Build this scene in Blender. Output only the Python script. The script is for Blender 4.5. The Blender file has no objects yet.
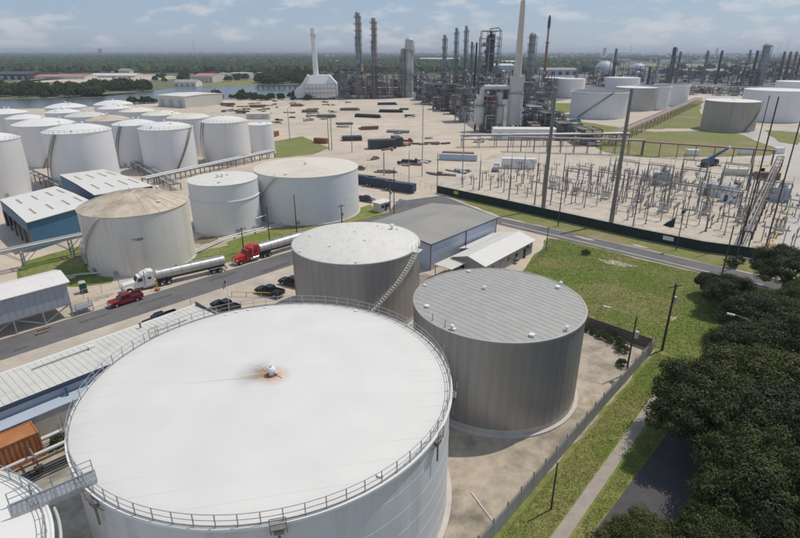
import bpy, bmesh, math, random
import numpy as np
from mathutils import Vector, Matrix

S = bpy.context.scene
COL = S.collection
R = math.radians

# ------------------------------------------------------------------ camera
LENS, SENSOR, CAMH = 24.0, 36.0, 43.0
FPX = LENS / SENSOR * 800.0
PITCH = math.atan(218.0 / FPX)
SP, CP = math.sin(PITCH), math.cos(PITCH)
cam = bpy.data.cameras.new('camera')
cam.lens = LENS; cam.sensor_width = SENSOR; cam.clip_start = 0.5; cam.clip_end = 90000
cam_o = bpy.data.objects.new('camera', cam); COL.objects.link(cam_o)
cam_o.location = (0, 0, CAMH); cam_o.rotation_euler = (math.pi / 2 - PITCH, 0, 0)
S.camera = cam_o

# ------------------------------------------------------------------ sky
SUN_AZ, SUN_EL = R(30), R(62)          # azimuth counted from +X towards +Y
w = bpy.data.worlds.new('World'); S.world = w; w.use_nodes = True
nt = w.node_tree; nt.nodes.clear()
def wn(t, **k):
    n = nt.nodes.new(t)
    for a, b in k.items(): setattr(n, a, b)
    return n
out = wn('ShaderNodeOutputWorld'); bg = wn('ShaderNodeBackground')
sky = wn('ShaderNodeTexSky', sky_type='NISHITA', sun_disc=False, sun_elevation=SUN_EL,
         sun_rotation=math.pi / 2 - SUN_AZ, air_density=1.0, dust_density=.35, ozone_density=1.6, altitude=20)
tc = wn('ShaderNodeTexCoord')
mp = wn('ShaderNodeMapping'); mp.inputs['Scale'].default_value = (1, 1, 3.0)
n1 = wn('ShaderNodeTexNoise'); n1.inputs['Scale'].default_value = 17; n1.inputs['Detail'].default_value = 7; n1.inputs['Roughness'].default_value = .56
n2 = wn('ShaderNodeTexNoise'); n2.inputs['Scale'].default_value = 5.0; n2.inputs['Detail'].default_value = 2
ma = wn('ShaderNodeMath', operation='MULTIPLY_ADD'); ma.inputs[1].default_value = .35
rp = wn('ShaderNodeValToRGB')
rp.color_ramp.elements[0].position = .675; rp.color_ramp.elements[0].color = (0, 0, 0, 1)
rp.color_ramp.elements[1].position = .83; rp.color_ramp.elements[1].color = (.62, .62, .62, 1)
mx = wn('ShaderNodeMix', data_type='RGBA'); mx.inputs[7].default_value = (7.2, 7.3, 7.6, 1)
L = nt.links.new
L(tc.outputs['Generated'], mp.inputs[0]); L(mp.outputs[0], n1.inputs['Vector']); L(mp.outputs[0], n2.inputs['Vector'])
L(n2.outputs[0], ma.inputs[0]); L(n1.outputs[0], ma.inputs[2]); L(ma.outputs[0], rp.inputs[0])
veil = wn('ShaderNodeMix', data_type='RGBA'); veil.inputs[0].default_value = .65; veil.inputs[7].default_value = (3.35, 4.5, 6.5, 1)   # thin even summer haze
L(sky.outputs[0], veil.inputs[6])
L(rp.outputs[0], mx.inputs[0]); L(veil.outputs[2], mx.inputs[6]); L(mx.outputs[2], bg.inputs[0]); L(bg.outputs[0], out.inputs[0])
bg.inputs[1].default_value = .098

sl = bpy.data.lights.new('sun', 'SUN'); sl.energy = 2.95; sl.angle = R(.53); sl.color = (1, .93, .825)
so = bpy.data.objects.new('sun', sl); COL.objects.link(so)
sd = Vector((math.cos(SUN_AZ) * math.cos(SUN_EL), math.sin(SUN_AZ) * math.cos(SUN_EL), math.sin(SUN_EL)))
so.rotation_euler = sd.to_track_quat('Z', 'Y').to_euler(); so.location = (0, 0, 300)
S.view_settings.view_transform = 'Standard'; S.view_settings.look = 'None'
S.view_settings.exposure = -0.08; S.view_settings.gamma = 1.0; S.view_settings.use_curve_mapping = False

# ------------------------------------------------------------------ survey: place on the ground seen along a sight line (800 x 538 plate)
def G(x, y, z=0.0):
    u, v = x - 400, y - 269
    a, b, d = u, FPX * CP - v * SP, -(FPX * SP + v * CP)
    t = (z - CAMH) / d
    return a * t, b * t
def HT(x, ytop, Y):                      # height above ground of the point at depth Y
    v = ytop - 269
    return CAMH - (FPX * SP + v * CP) / (FPX * CP - v * SP) * Y

# ------------------------------------------------------------------ materials
MATS = {}
def M(name, col, rough=.6, metal=0., var=.12, scale=.6, stretch=(1, 1, 1), bump=0., bscale=None, spec=.4,
      col2=None, c2scale=.15, c2lo=.5, c2hi=.7, island=0., transl=0.):
    if name in MATS: return MATS[name]
    m = bpy.data.materials.new(name); MATS[name] = m; m.use_nodes = True
    t = m.node_tree; N = t.nodes; b = N['Principled BSDF']; K = t.links.new
    b.inputs['Roughness'].default_value = rough; b.inputs['Metallic'].default_value = metal
    b.inputs['Specular IOR Level'].default_value = spec
    geo = N.new('ShaderNodeNewGeometry')
    mpn = N.new('ShaderNodeMapping'); mpn.inputs['Scale'].default_value = stretch; K(geo.outputs['Position'], mpn.inputs[0])
    def noise(sc, det=5, ro=.6):
        n = N.new('ShaderNodeTexNoise'); n.inputs['Scale'].default_value = sc; n.inputs['Detail'].default_value = det
        n.inputs['Roughness'].default_value = ro; K(mpn.outputs[0], n.inputs['Vector']); return n
    cur = None
    if col2 is not None:
        n = noise(c2scale, 6, .62); r = N.new('ShaderNodeMapRange'); r.inputs[1].default_value = c2lo; r.inputs[2].default_value = c2hi
        K(n.outputs[0], r.inputs[0])
        x = N.new('ShaderNodeMix'); x.data_type = 'RGBA'; x.inputs[6].default_value = (*col, 1); x.inputs[7].default_value = (*col2, 1)
        K(r.outputs[0], x.inputs[0]); cur = x.outputs[2]
    n = noise(scale, 6, .65)
    r = N.new('ShaderNodeMapRange'); r.inputs[1].default_value = .25; r.inputs[2].default_value = .75
    r.inputs[3].default_value = 1 - var; r.inputs[4].default_value = 1 + var; K(n.outputs[0], r.inputs[0])
    val = r.outputs[0]
    if island:
        r2 = N.new('ShaderNodeMapRange'); r2.inputs[3].default_value = 1 - island; r2.inputs[4].default_value = 1 + island
        K(geo.outputs['Random Per Island'], r2.inputs[0])
        mm = N.new('ShaderNodeMath'); mm.operation = 'MULTIPLY'; K(val, mm.inputs[0]); K(r2.outputs[0], mm.inputs[1]); val = mm.outputs[0]
    h = N.new('ShaderNodeVectorMath'); h.operation = 'SCALE'; K(val, h.inputs['Scale'])
    if cur is None: h.inputs[0].default_value = col
    else: K(cur, h.inputs[0])
    K(h.outputs[0], b.inputs['Base Color'])
    if bump:
        nb = noise(bscale or scale * 4, 4); bp = N.new('ShaderNodeBump'); bp.inputs['Strength'].default_value = min(1, bump)
        bp.inputs['Distance'].default_value = .05; K(nb.outputs[0], bp.inputs['Height']); K(bp.outputs[0], b.inputs['Normal'])
    if transl:
        tr = N.new('ShaderNodeBsdfTranslucent'); K(h.outputs[0], tr.inputs[0])
        ms = N.new('ShaderNodeMixShader'); ms.inputs[0].default_value = transl
        K(b.outputs[0], ms.inputs[1]); K(tr.outputs[0], ms.inputs[2]); K(ms.outputs[0], N['Material Output'].inputs[0])
    return m

# setting
M('olive_ground', (.13, .14, .07), .95, var=.35, scale=.004, col2=(.33, .28, .2), c2scale=.0016, c2lo=.55, c2hi=.68)
M('sand', (.57, .475, .37), .95, var=.16, scale=.09, col2=(.45, .385, .31), c2scale=.016, c2lo=.45, c2hi=.68, bump=.3, bscale=2)
M('gravel', (.54, .465, .375), .95, var=.2, scale=.35, col2=(.40, .345, .275), c2scale=.06, c2lo=.5, c2hi=.74, bump=.5, bscale=6)
M('dike_dirt', (.43, .365, .28), .95, var=.3, scale=.5, col2=(.20, .175, .14), c2scale=.14, c2lo=.49, c2hi=.66, bump=.5, bscale=5)
M('shoulder', (.5, .43, .35), .95, var=.16, scale=.25, col2=(.36, .3, .24), c2scale=.07, c2lo=.5, c2hi=.75, bump=.4, bscale=5)
M('concrete_lot', (.5, .465, .41), .9, var=.12, scale=.2, col2=(.36, .335, .3), c2scale=.05, c2lo=.52, c2hi=.8, bump=.2)
M('asphalt', (.155, .148, .145), .9, var=.14, scale=.5, col2=(.12, .115, .112), c2scale=.1, c2lo=.45, c2hi=.7, bump=.4, bscale=12)
M('asphalt_patch', (.105, .10, .098), .9, var=.2, scale=1.2, bump=.4, bscale=12)
M('seam_white', (.66, .635, .585), .6, var=.05)
M('asphalt_dark', (.085, .08, .082), .9, var=.18, scale=.6, bump=.4, bscale=12)
M('grass', (.15, .19, .035), .95, var=.42, scale=.9, col2=(.25, .225, .085), c2scale=.085, c2lo=.44, c2hi=.66, bump=1, bscale=5)
M('grass_dry', (.19, .20, .055), .95, var=.28, scale=.5, col2=(.28, .225, .12), c2scale=.05, c2lo=.46, c2hi=.66, bump=1, bscale=5)
M('walk_concrete', (.36, .31, .26), .9, var=.18, scale=.8, bump=.2)
M('river_bank', (.27, .23, .17), .95, var=.25, scale=.05)
wm = M('river_water', (.10, .115, .115), .22, var=.1, scale=.02, bump=.25, bscale=.6)
M('plant_floor', (.24, .225, .205), .95, var=.3, scale=.05, col2=(.12, .115, .11), c2scale=.03, c2lo=.4, c2hi=.65)
# plant
M('white_shell', (.765, .76, .75), .5, var=.05, scale=.35, stretch=(1, 1, .12), col2=(.63, .63, .62), c2scale=.35, c2lo=.5, c2hi=.85)
M('dull_shell', (.66, .67, .685), .5, var=.08, scale=.5, stretch=(1, 1, .1), col2=(.47, .475, .48), c2scale=.5, c2lo=.5, c2hi=.75)
M('white_shell_warm', (.74, .725, .695), .5, var=.07, scale=.4, stretch=(1, 1, .1), col2=(.55, .53, .49), c2scale=.4, c2lo=.5, c2hi=.78)
M('white_roof', (.74, .72, .67), .6, var=.05, scale=.25)
M('rusty_roof', (.72, .68, .59), .65, var=.07, scale=.25, col2=(.5, .33, .16), c2scale=.16, c2lo=.5, c2hi=.72)
M('old_shell', (.70, .67, .60), .6, var=.07, scale=.5, stretch=(1, 1, .1), col2=(.55, .49, .40), c2scale=.5, c2lo=.48, c2hi=.75)
M('old_roof', (.58, .50, .385), .7, var=.1, scale=.4, col2=(.36, .265, .175), c2scale=.3, c2lo=.46, c2hi=.75)
M('tan_roof', (.70, .64, .53), .65, var=.04, scale=.15, col2=(.6, .53, .42), c2scale=.06, c2lo=.45, c2hi=.7)
M('brown_shell', (.40, .36, .31), .7, var=.1, scale=.5, stretch=(1, 1, .08), col2=(.30, .26, .22), c2scale=.5, c2lo=.45, c2hi=.7)
M('grey_shell', (.43, .41, .385), .7, var=.08, scale=.4, stretch=(1, 1, .1))
M('wind_roof', (.70, .67, .60), .6, var=.05, scale=.5, col2=(.57, .535, .47), c2scale=1.3, c2lo=.52, c2hi=.75, stretch=(1, .5, 1), bump=.6, bscale=1.2)
M('alu_panel', (.385, .37, .35), .4, .5, var=.07, scale=.9, stretch=(1, 1, .05), island=.05)
M('alu_roof', (.405, .39, .355), .55, .2, var=.1, scale=.8, island=.05)
M('steel_rail', (.42, .43, .43), .5, .5, var=.1)
M('galv', (.40, .42, .43), .5, .5, var=.12, scale=2)
M('galv_dark', (.23, .215, .195), .55, .4, var=.15, scale=2)
M('steel_dark', (.075, .078, .082), .6, .3, var=.2, scale=1)
M('steel_grey', (.20, .205, .21), .6, .25, var=.25, scale=.35)
M('steel_brown', (.19, .145, .115), .75, .1, var=.25, scale=.35)
M('rust', (.30, .13, .065), .8, .1, var=.3, scale=.6)
M('pipe_light', (.58, .58, .56), .5, .2, var=.1, scale=.5)
M('pipe_grey', (.33, .34, .35), .5, .35, var=.15, scale=.5)
M('pipe_pink', (.46, .29, .25), .65, .1, var=.2, scale=.3)
M('pipe_black', (.045, .045, .05), .5, .1, var=.2)
M('wood_pole', (.085, .066, .05), .9, var=.25, scale=3, stretch=(1, 1, .1))
M('wood_pole_pale', (.17, .14, .11), .9, var=.25, scale=3, stretch=(1, 1, .1))
M('insulator', (.20, .17, .16), .35, var=.1)
M('porcelain', (.5, .5, .48), .3, var=.05)
M('concrete', (.45, .43, .39), .85, var=.12, scale=.8)
M('ring_concrete', (.52, .49, .44), .85, var=.15, scale=.7)
M('stack_concrete', (.56, .51, .43), .8, var=.1, scale=.12, stretch=(1, 1, .3))
M('reactor', (.56, .55, .51), .55, .1, var=.1, scale=.3, stretch=(1, 1, .3))
M('tower_grey', (.34, .345, .34), .55, .25, var=.15, scale=.3)
M('tower_tan', (.33, .29, .25), .6, .15, var=.2, scale=.3)
M('white_paint', (.76, .76, .74), .5, var=.05, scale=.5)
M('cream', (.62, .59, .52), .7, var=.08)
M('blue_siding', (.055, .15, .24), .55, var=.1, scale=.4)
M('blue_grey_siding', (.44, .50, .58), .5, .1, var=.06, scale=.5)
M('grey_siding', (.40, .43, .46), .55, .1, var=.08, scale=.5)
M('stucco', (.34, .34, .31), .85, var=.1)
M('metal_roof', (.68, .65, .575), .5, .1, var=.06, scale=.5, col2=(.54, .52, .47), c2scale=.3, c2lo=.5, c2hi=.75)
M('roof_white', (.73, .70, .64), .5, var=.05, scale=.4)
M('roof_grey', (.335, .31, .265), .7, var=.05, scale=.4, col2=(.28, .27, .25), c2scale=.1, c2lo=.45, c2hi=.6)
M('trim_blue', (.07, .10, .15), .5)
M('dark_void', (.03, .032, .036), .8)
M('black_roof', (.05, .052, .06), .6, var=.1)
M('red_roof', (.42, .20, .16), .7, var=.12, scale=.1)
M('rust_orange', (.42, .165, .062), .7, .05, var=.16, scale=.7, col2=(.50, .26, .12), c2scale=.5, c2lo=.5, c2hi=.8)
M('fence_grey', (.42, .405, .385), .7, .1, var=.16, scale=.8, island=.06)
M('fence_wire', (.30, .30, .29), .6, .3, var=.1)
M('screen_green', (.012, .030, .027), .75, var=.2, scale=.6)
M('red_paint', (.48, .022, .02), .3, var=.04, spec=.5)
M('maroon_paint', (.22, .012, .022), .28, var=.04, spec=.5)
M('black_paint', (.012, .014, .018), .22, var=.05, spec=.5)
M('navy_paint', (.02, .035, .075), .3, var=.1)
M('blue_paint', (.025, .06, .17), .4, var=.1)
M('yellow_paint', (.62, .43, .06), .5, var=.08)
M('green_plastic', (.02, .085, .055), .5, var=.08)
M('dark_green_pipe', (.03, .055, .048), .5, var=.2)
M('stainless', (.58, .555, .51), .42, .5, var=.06, scale=1.2)
M('chrome', (.6, .6, .6), .2, .9, var=.02)
M('rubber', (.018, .018, .019), .85)
M('glass_dark', (.012, .016, .02), .08, var=.02, spec=.7)
M('lamp_glass', (.7, .7, .66), .3)
M('tail_red', (.4, .01, .01), .3)
M('brown_mat', (.22, .16, .11), .9, var=.25)
M('teal', (.06, .28, .34), .5, var=.1)
M('bark', (.075, .06, .045), .95, var=.3, scale=3, bump=.5)
M('oak_leaf', (.062, .073, .019), .6, var=.5, scale=.22, island=.3, spec=.3, transl=.22)
M('oak_leaf_light', (.09, .10, .025), .6, var=.45, scale=.22, island=.3, spec=.3, transl=.25)
M('bush_leaf', (.072, .098, .03), .7, var=.4, scale=.08, island=.35, spec=.2, transl=.2)
M('far_leaf', (.052, .072, .028), .8, var=.4, scale=.006, island=.38, spec=.1)
M('lawn_blade', (.185, .225, .042), .9, var=.25, scale=.25, island=.16, col2=(.28, .25, .09), c2scale=.085, c2lo=.44, c2hi=.66, transl=.25)
M('oak_leaf_deep', (.05, .066, .02), .6, var=.4, scale=.22, island=.3, spec=.3, transl=.22)
M('weed_leaf', (.06, .085, .025), .8, var=.25, scale=.5, island=.3, transl=.2)
M('letter_black', (.03, .03, .035), .7)

# ------------------------------------------------------------------ mesh builder
class MB:
    def __init__(s): s.v = []; s.f = []
    def add(s, vs, fs):
        o = len(s.v); s.v += [tuple(p) for p in vs]; s.f += [tuple(i + o for i in q) for q in fs]; return s
    def obox(s, c, ex, ey, ez):
        c, ex, ey, ez = Vector(c), Vector(ex), Vector(ey), Vector(ez)
        vs = [c + a * ex + b * ey + d * ez for a in (-1, 1) for b in (-1, 1) for d in (-1, 1)]
        return s.add(vs, [(0, 1, 3, 2), (4, 6, 7, 5), (0, 4, 5, 1), (2, 3, 7, 6), (0, 2, 6, 4), (1, 5, 7, 3)])
    def box(s, x0, x1, y0, y1, z0, z1):
        return s.obox(((x0 + x1) / 2, (y0 + y1) / 2, (z0 + z1) / 2), ((x1 - x0) / 2, 0, 0), (0, (y1 - y0) / 2, 0), (0, 0, (z1 - z0) / 2))
    def bar(s, p, q, w_, h_=None):
        p, q = Vector(p), Vector(q); d = q - p; l = d.length
        if l < 1e-6: return s
        d /= l; up = Vector((0, 0, 1)) if abs(d.z) < .95 else Vector((1, 0, 0))
        a = d.cross(up).normalized(); b = a.cross(d)
        return s.obox((p + q) / 2, d * l / 2, a * w_ / 2, b * (h_ or w_) / 2)
    def cyl(s, p, q, r0, r1=None, n=10, cap=True):
        p, q = Vector(p), Vector(q); d = (q - p).normalized(); r1 = r0 if r1 is None else r1
        up = Vector((0, 0, 1)) if abs(d.z) < .95 else Vector((1, 0, 0))
        a = d.cross(up).normalized(); b = a.cross(d)
        vs = []
        for c_, r_ in ((p, r0), (q, r1)):
            for i in range(n):
                t = 2 * math.pi * i / n; vs.append(c_ + a * math.cos(t) * r_ + b * math.sin(t) * r_)
        fs = [(i, (i + 1) % n, n + (i + 1) % n, n + i) for i in range(n)]
        if cap: fs += [tuple(range(n - 1, -1, -1)), tuple(range(n, 2 * n))]
        return s.add(vs, fs)
    def tube(s, pts, r, n=8):
        for a, b in zip(pts, pts[1:]): s.cyl(a, b, r, n=n)
        return s
    def ring(s, Rr, z, r, n=64, m=6, a0=0, a1=2 * math.pi, c=(0, 0)):
        full = abs(a1 - a0 - 2 * math.pi) < 1e-6; k = n if full else n + 1; vs = []
        for i in range(k):
            t = a0 + (a1 - a0) * i / n
            for j in range(m):
                q = 2 * math.pi * j / m; rr = Rr + r * math.cos(q)
                vs.append((c[0] + rr * math.cos(t), c[1] + rr * math.sin(t), z + r * math.sin(q)))
        fs = []
        for i in range(n):
            i2 = (i + 1) % k
            for j in range(m): fs.append((i * m + j, i2 * m + j, i2 * m + (j + 1) % m, i * m + (j + 1) % m))
        return s.add(vs, fs)
    def lathe(s, prof, n=32, c=(0, 0), a0=0, a1=2 * math.pi):
        full = abs(a1 - a0 - 2 * math.pi) < 1e-6; k = n if full else n + 1; m = len(prof); vs = []
        for i in range(k):
            t = a0 + (a1 - a0) * i / n
            for r_, z in prof: vs.append((c[0] + r_ * math.cos(t), c[1] + r_ * math.sin(t), z))
        fs = []
        for i in range(n):
            i2 = (i + 1) % k
            for j in range(m - 1): fs.append((i * m + j, i2 * m + j, i2 * m + j + 1, i * m + j + 1))
        return s.add(vs, fs)
    def prism(s, poly, z0, z1, z1s=None):
        n = len(poly); vs = [(x, y, z0) for x, y in poly] + [(x, y, (z1s[i] if z1s else z1)) for i, (x, y) in enumerate(poly)]
        fs = [(i, (i + 1) % n, n + (i + 1) % n, n + i) for i in range(n)] + [tuple(range(n - 1, -1, -1)), tuple(range(n, 2 * n))]
        return s.add(vs, fs)
    def side(s, poly, y0, y1, inset=None):                # x-z outline extruded across y; inset(z) narrows
        n = len(poly); g = inset or (lambda z: 0)
        vs = [(x, y0 + g(z), z) for x, z in poly] + [(x, y1 - g(z), z) for x, z in poly]
        fs = [(i, (i + 1) % n, n + (i + 1) % n, n + i) for i in range(n)] + [tuple(range(n - 1, -1, -1)), tuple(range(n, 2 * n))]
        return s.add(vs, fs)
    def mesh(s, name, mat, smooth=35):
        me = bpy.data.meshes.new(name); me.from_pydata(s.v, [], s.f); me.update()
        b = bmesh.new(); b.from_mesh(me); bmesh.ops.recalc_face_normals(b, faces=b.faces); b.to_mesh(me); b.free()
        me.materials.append(MATS[mat])
        if smooth:
            for p in me.polygons: p.use_smooth = True
            me.set_sharp_from_angle(angle=R(smooth))
        return me

def obj(name, me, parent=None, loc=(0, 0, 0), rot=(0, 0, 0), scale=(1, 1, 1)):
    o = bpy.data.objects.new(name, me); COL.objects.link(o); o.parent = parent
    o.location = loc; o.rotation_euler = rot if not isinstance(rot, (int, float)) else (0, 0, rot); o.scale = scale
    return o
def tag(o, label=None, cat=None, group=None, kind=None):
    if label: o['label'] = label
    if cat: o['category'] = cat
    if group: o['group'] = group
    if kind: o['kind'] = kind
    return o
def thing(name, label, cat, loc=(0, 0, 0), rz=0, group=None):
    o = obj(name, None, None, loc, rz); o.empty_display_size = .3
    return tag(o, label, cat, group)
def part(name, mb, mat, parent, smooth=35, **k): return obj(name, mb.mesh(name, mat, smooth), parent, **k)
def copy_tree(o, parent=None):
    c = o.copy(); COL.objects.link(c); c.parent = parent
    for ch in list(o.children): copy_tree(ch, c)
    return c
CACHE = {}
def cm(key, fn, mat, smooth=35):                          # a mesh made once and shared
    if key not in CACHE:
        b = MB(); fn(b); CACHE[key] = b.mesh(key, mat, smooth)
    return CACHE[key]

# ------------------------------------------------------------------ ground sheets
def sheet(name, poly, z, mat):
    me = bpy.data.meshes.new(name); me.from_pydata([(x, y, z) for x, y in poly], [], [tuple(range(len(poly)))]); me.update()
    if me.polygons[0].normal.z < 0: me.flip_normals()
    me.materials.append(MATS[mat]); o = obj(name, me); tag(o, kind='structure'); return o
def rough(poly, step=2.5, amp=.35, seed=1):                # worn, uneven outline
    rr_ = random.Random(seed); out_ = []
    for a, b in zip(poly, poly[1:] + poly[:1]):
        a, b = Vector(a), Vector(b); d_ = (a.length + b.length) / 2; s_ = max(step, d_ * .02); n = max(1, int((b - a).length / s_)); k = amp * max(1, d_ / 90)
        for i in range(n):
            p = a.lerp(b, i / n); out_.append((p.x + rr_.uniform(-k, k), p.y + rr_.uniform(-k, k)))
    return out_
def px(*pts): return [G(x, y) for x, y in pts]
BIG = [(30000 * math.cos(t * math.pi / 48), 30000 * math.sin(t * math.pi / 48)) for t in range(96)]
sheet('ground', BIG, -.14, 'olive_ground')
near_bank = [(-420, 385)] + px((0, 108.5), (60, 107), (130, 104.5), (190, 99.5), (250, 98.5), (310, 97.5), (352, 96))
far_bank = px((365, 84.5), (300, 85.2), (240, 84.2), (190, 87.3), (170, 88.4), (150, 91), (120, 93.2), (100, 97), (50, 97.8), (0, 98.8)) + [(-520, 500)]
sheet('river', near_bank + far_bank, -.12, 'river_water')
yard_poly = [(-420, 370)] + [(x, y - 7) for x, y in near_bank[1:]] + [(40, 640), (330, 900), (900, 900), (520, 300), (170, 20), (40, -30), (-120, -30), (-420, 60)]
sheet('yard', yard_poly, -.10, 'sand')
for nm, pts, y_off in (('river_bank', near_bank, -9), ('river_bank', far_bank, 9)):
    sheet(nm, [(x, y) for x, y in pts] + [(x, y + y_off) for x, y in reversed(pts)], -.085, 'river_bank')
th = R(46.5); AX = Vector((math.cos(th), math.sin(th))); BX = Vector((AX.y, -AX.x))   # along the tank road / across it to the right
def strip(p, d, l0, l1, w0, w1):
    p, d = Vector(p), Vector(d).normalized(); n = Vector((d.y, -d.x))
    return [tuple(p + d * l0 + n * w0), tuple(p + d * l1 + n * w0), tuple(p + d * l1 + n * w1), tuple(p + d * l0 + n * w1)]
# lots
sheet('substation_gravel', rough([(12, 171.5), (80, 111.5), (158, 216), (150, 232), (60, 262), (22, 215)], 3, .4), -.08, 'gravel')
sheet('concrete_lot', [(82, 108), (100, 100), (260, 230), (300, 330), (160, 330), (150, 232), (158, 216)], -.075, 'concrete_lot')
sheet('dike_floor', [(-6, 20), (40.5, 71.5), (32, 79), (16, 97), (5, 103), (-24, 78), (-60, 42), (-40, 8)], -.07, 'dike_dirt')
sheet('road_shoulder', strip((-42.5, 92.5), AX, -60, 50, -9.5, 12.5), -.085, 'shoulder')
sheet('plant_floor', px((332, 99.5), (430, 97), (446, 110), (476, 131), (500, 136), (560, 141), (604, 142), (572, 128), (556, 113), (556, 101), (590, 96), (640, 90), (700, 88), (820, 92), (900, 80), (760, 71), (600, 72), (420, 78), (336, 88)), -.082, 'plant_floor')
# grass
grass = [('lawn', [(21.5, 96.5), (33, 118), (37, 126.2), (40, 124), (54.7, 110.7), (64.2, 102.1), (92, 76), (60, 60), (44, 66), (39.2, 72.2), (31.8, 79)], 'grass'),
         ('lawn', [(8, 36.5), (40, 72.3), (60, 75), (60, 40), (30, 5), (-20, 5)], 'grass'),
         ('verge', [(12, 171.2), (18.5, 163), (28, 144.8), (42, 132), (56.9, 118.4), (75.5, 101.5), (80, 109.4)], 'grass_dry'),
         ('grass_patch', px((17, 281), (21, 262), (80, 246), (110, 262), (112, 283), (70, 287)), 'grass'),
         ('grass_patch', [(-52, 108), (-44.5, 121), (-27, 139), (-9, 157), (-4.6, 147.6), (-17.2, 128.5), (-38, 109.5), (-48, 100)], 'grass'),
         ('grass_patch', px((274, 141), (302, 136), (330, 148), (312, 154), (275, 158)), 'grass_dry'),
         ('grass_field', px((560, 118), (625, 128), (690, 101), (704, 100), (700, 112), (745, 136), (783, 150), (770, 155), (700, 157), (640, 157), (605, 152), (585, 140)), 'grass_dry'),
         ('grass_field', px((556, 103), (572, 103), (572, 112), (548, 115)), 'grass'),
         ('grass_field', px((765, 130), (800, 132), (800, 145), (778, 142)), 'grass_dry')]
for i, (nm, poly, mt) in enumerate(grass): sheet(nm, rough(poly, 2.2, .28, i + 5), -.06 + i * .0025, mt)
sheet('grass_field', px((-40, 84), (60, 83), (150, 86), (140, 92), (40, 96), (-40, 97)), -.09, 'olive_ground')
sheet('far_lot', rough(px((18, 81.5), (30, 76.5), (150, 73.5), (168, 79), (120, 82.5)), 8, 3), -.084, 'sand'); sheet('far_lot', rough(px((225, 67.5), (360, 63.5), (372, 66), (300, 70.5), (230, 71)), 8, 4), -.083, 'sand')
sheet('meadow', px((200, 80), (260, 79), (262, 85.5), (196, 86.5)), -.08, 'grass_dry')
# bare patches on the lawns
def blotch(name, c, rx, ry, mat, z, seed, rot=0):
    rr = random.Random(seed); pts = []
    for i in range(22):
        t = 2 * math.pi * i / 22; k = rr.uniform(.6, 1.1); x, y = rx * k * math.cos(t), ry * k * math.sin(t)
        pts.append((c[0] + x * math.cos(rot) - y * math.sin(rot), c[1] + x * math.sin(rot) + y * math.cos(rot)))
    return sheet(name, pts, z, mat)
blotch('bare_patch', G(617, 263), 4.6, 1.5, 'shoulder', -.035, 1, R(-35)); blotch('bare_patch', G(672, 318), 1.5, .7, 'shoulder', -.035, 2, .4)
blotch('bare_patch', G(585, 238), 3.0, .7, 'shoulder', -.036, 3, R(-43)); blotch('bare_patch', G(640, 246), 2.6, .7, 'shoulder', -.036, 4, R(-43))
blotch('bare_patch', G(668, 130), 22, 7, 'sand', -.036, 5, .1); blotch('bare_patch', G(590, 290), 7, 4, 'grass_dry', -.037, 6, .3)
blotch('bare_patch', G(203, 246), 6.5, 4.5, 'dike_dirt', -.034, 9, .8); blotch('bare_patch', G(205, 240), 3.5, 3, 'brown_mat', -.032, 10, .8); blotch('bare_patch', G(120, 296), 9, 2.2, 'sand', -.034, 11, R(46)); blotch('bare_patch', G(90, 300), 5, 1.6, 'dike_dirt', -.0335, 12, R(46))
for k_, (x_, y_) in enumerate(((440, 200), (520, 190), (600, 200), (660, 215), (700, 205))): blotch('bare_patch', G(x_, y_), 7, 2.6, 'dike_dirt' if k_ % 2 else 'shoulder', -.07 + k_ * .002, 20 + k_, R(-43))
blotch('bare_patch', G(548, 262), 4, 2.4, 'grass_dry', -.037, 8, .9)
# roads
sheet('road', strip((-42.5, 92.5), AX, -80, 62, -3.9, 3.4), -.04, 'asphalt')
sheet('road', [(13.5, 168), (27.2, 143.9), (42, 131.2), (56.9, 117.6), (69.5, 106.2), (110, 68), (106, 63.5), (64.2, 102.6), (54.7, 111.2), (40, 124.6), (26.4, 137), (9, 150), (-2, 160)], -.038, 'asphalt')
sheet('road', [(-8, 121), (-22, 136), (-10, 141), (-3.5, 148.4), (0, 164), (9, 152), (14, 146), (24, 140), (22, 134)], -.036, 'asphalt')
rp_ = random.Random(88)
for k in range(9):                                        # tar patches and oil marks on the tank road
    l0 = -45 + k * 10 + rp_.uniform(-3, 3); w0 = rp_.uniform(-3.2, 1.4); sheet('road_patch', rough(strip((-42.5, 92.5), AX, l0, l0 + rp_.uniform(1.5, 7), w0, w0 + rp_.uniform(.5, 1.7)), .8, .12, k), -.034 + k * .0004, 'asphalt_patch')
sheet('lane', strip((26.6, 46.3), (.69, .723), -60, 40, 0, 5.2), -.04, 'asphalt_dark')
sheet('walk', strip((21.3, 44.6), (.655, .755), -40, 24, -.55, .75), -.042, 'walk_concrete')
sheet('road', strip((28.5, 138.0), (.73, -.68), -1, 60, .05, .5), -.033, 'shoulder')     # loose edge of the county road
for d in ((-14.5, 140.4), ):
    k = obj('kerb', MB().obox((0, 0, .07), (8.5, 0, 0), (0, .12, 0), (0, 0, .1)).mesh('kerb', 'yellow_paint'), None, (-7.8, 144.2, -.04), R(42)); tag(k, kind='structure')

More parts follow.
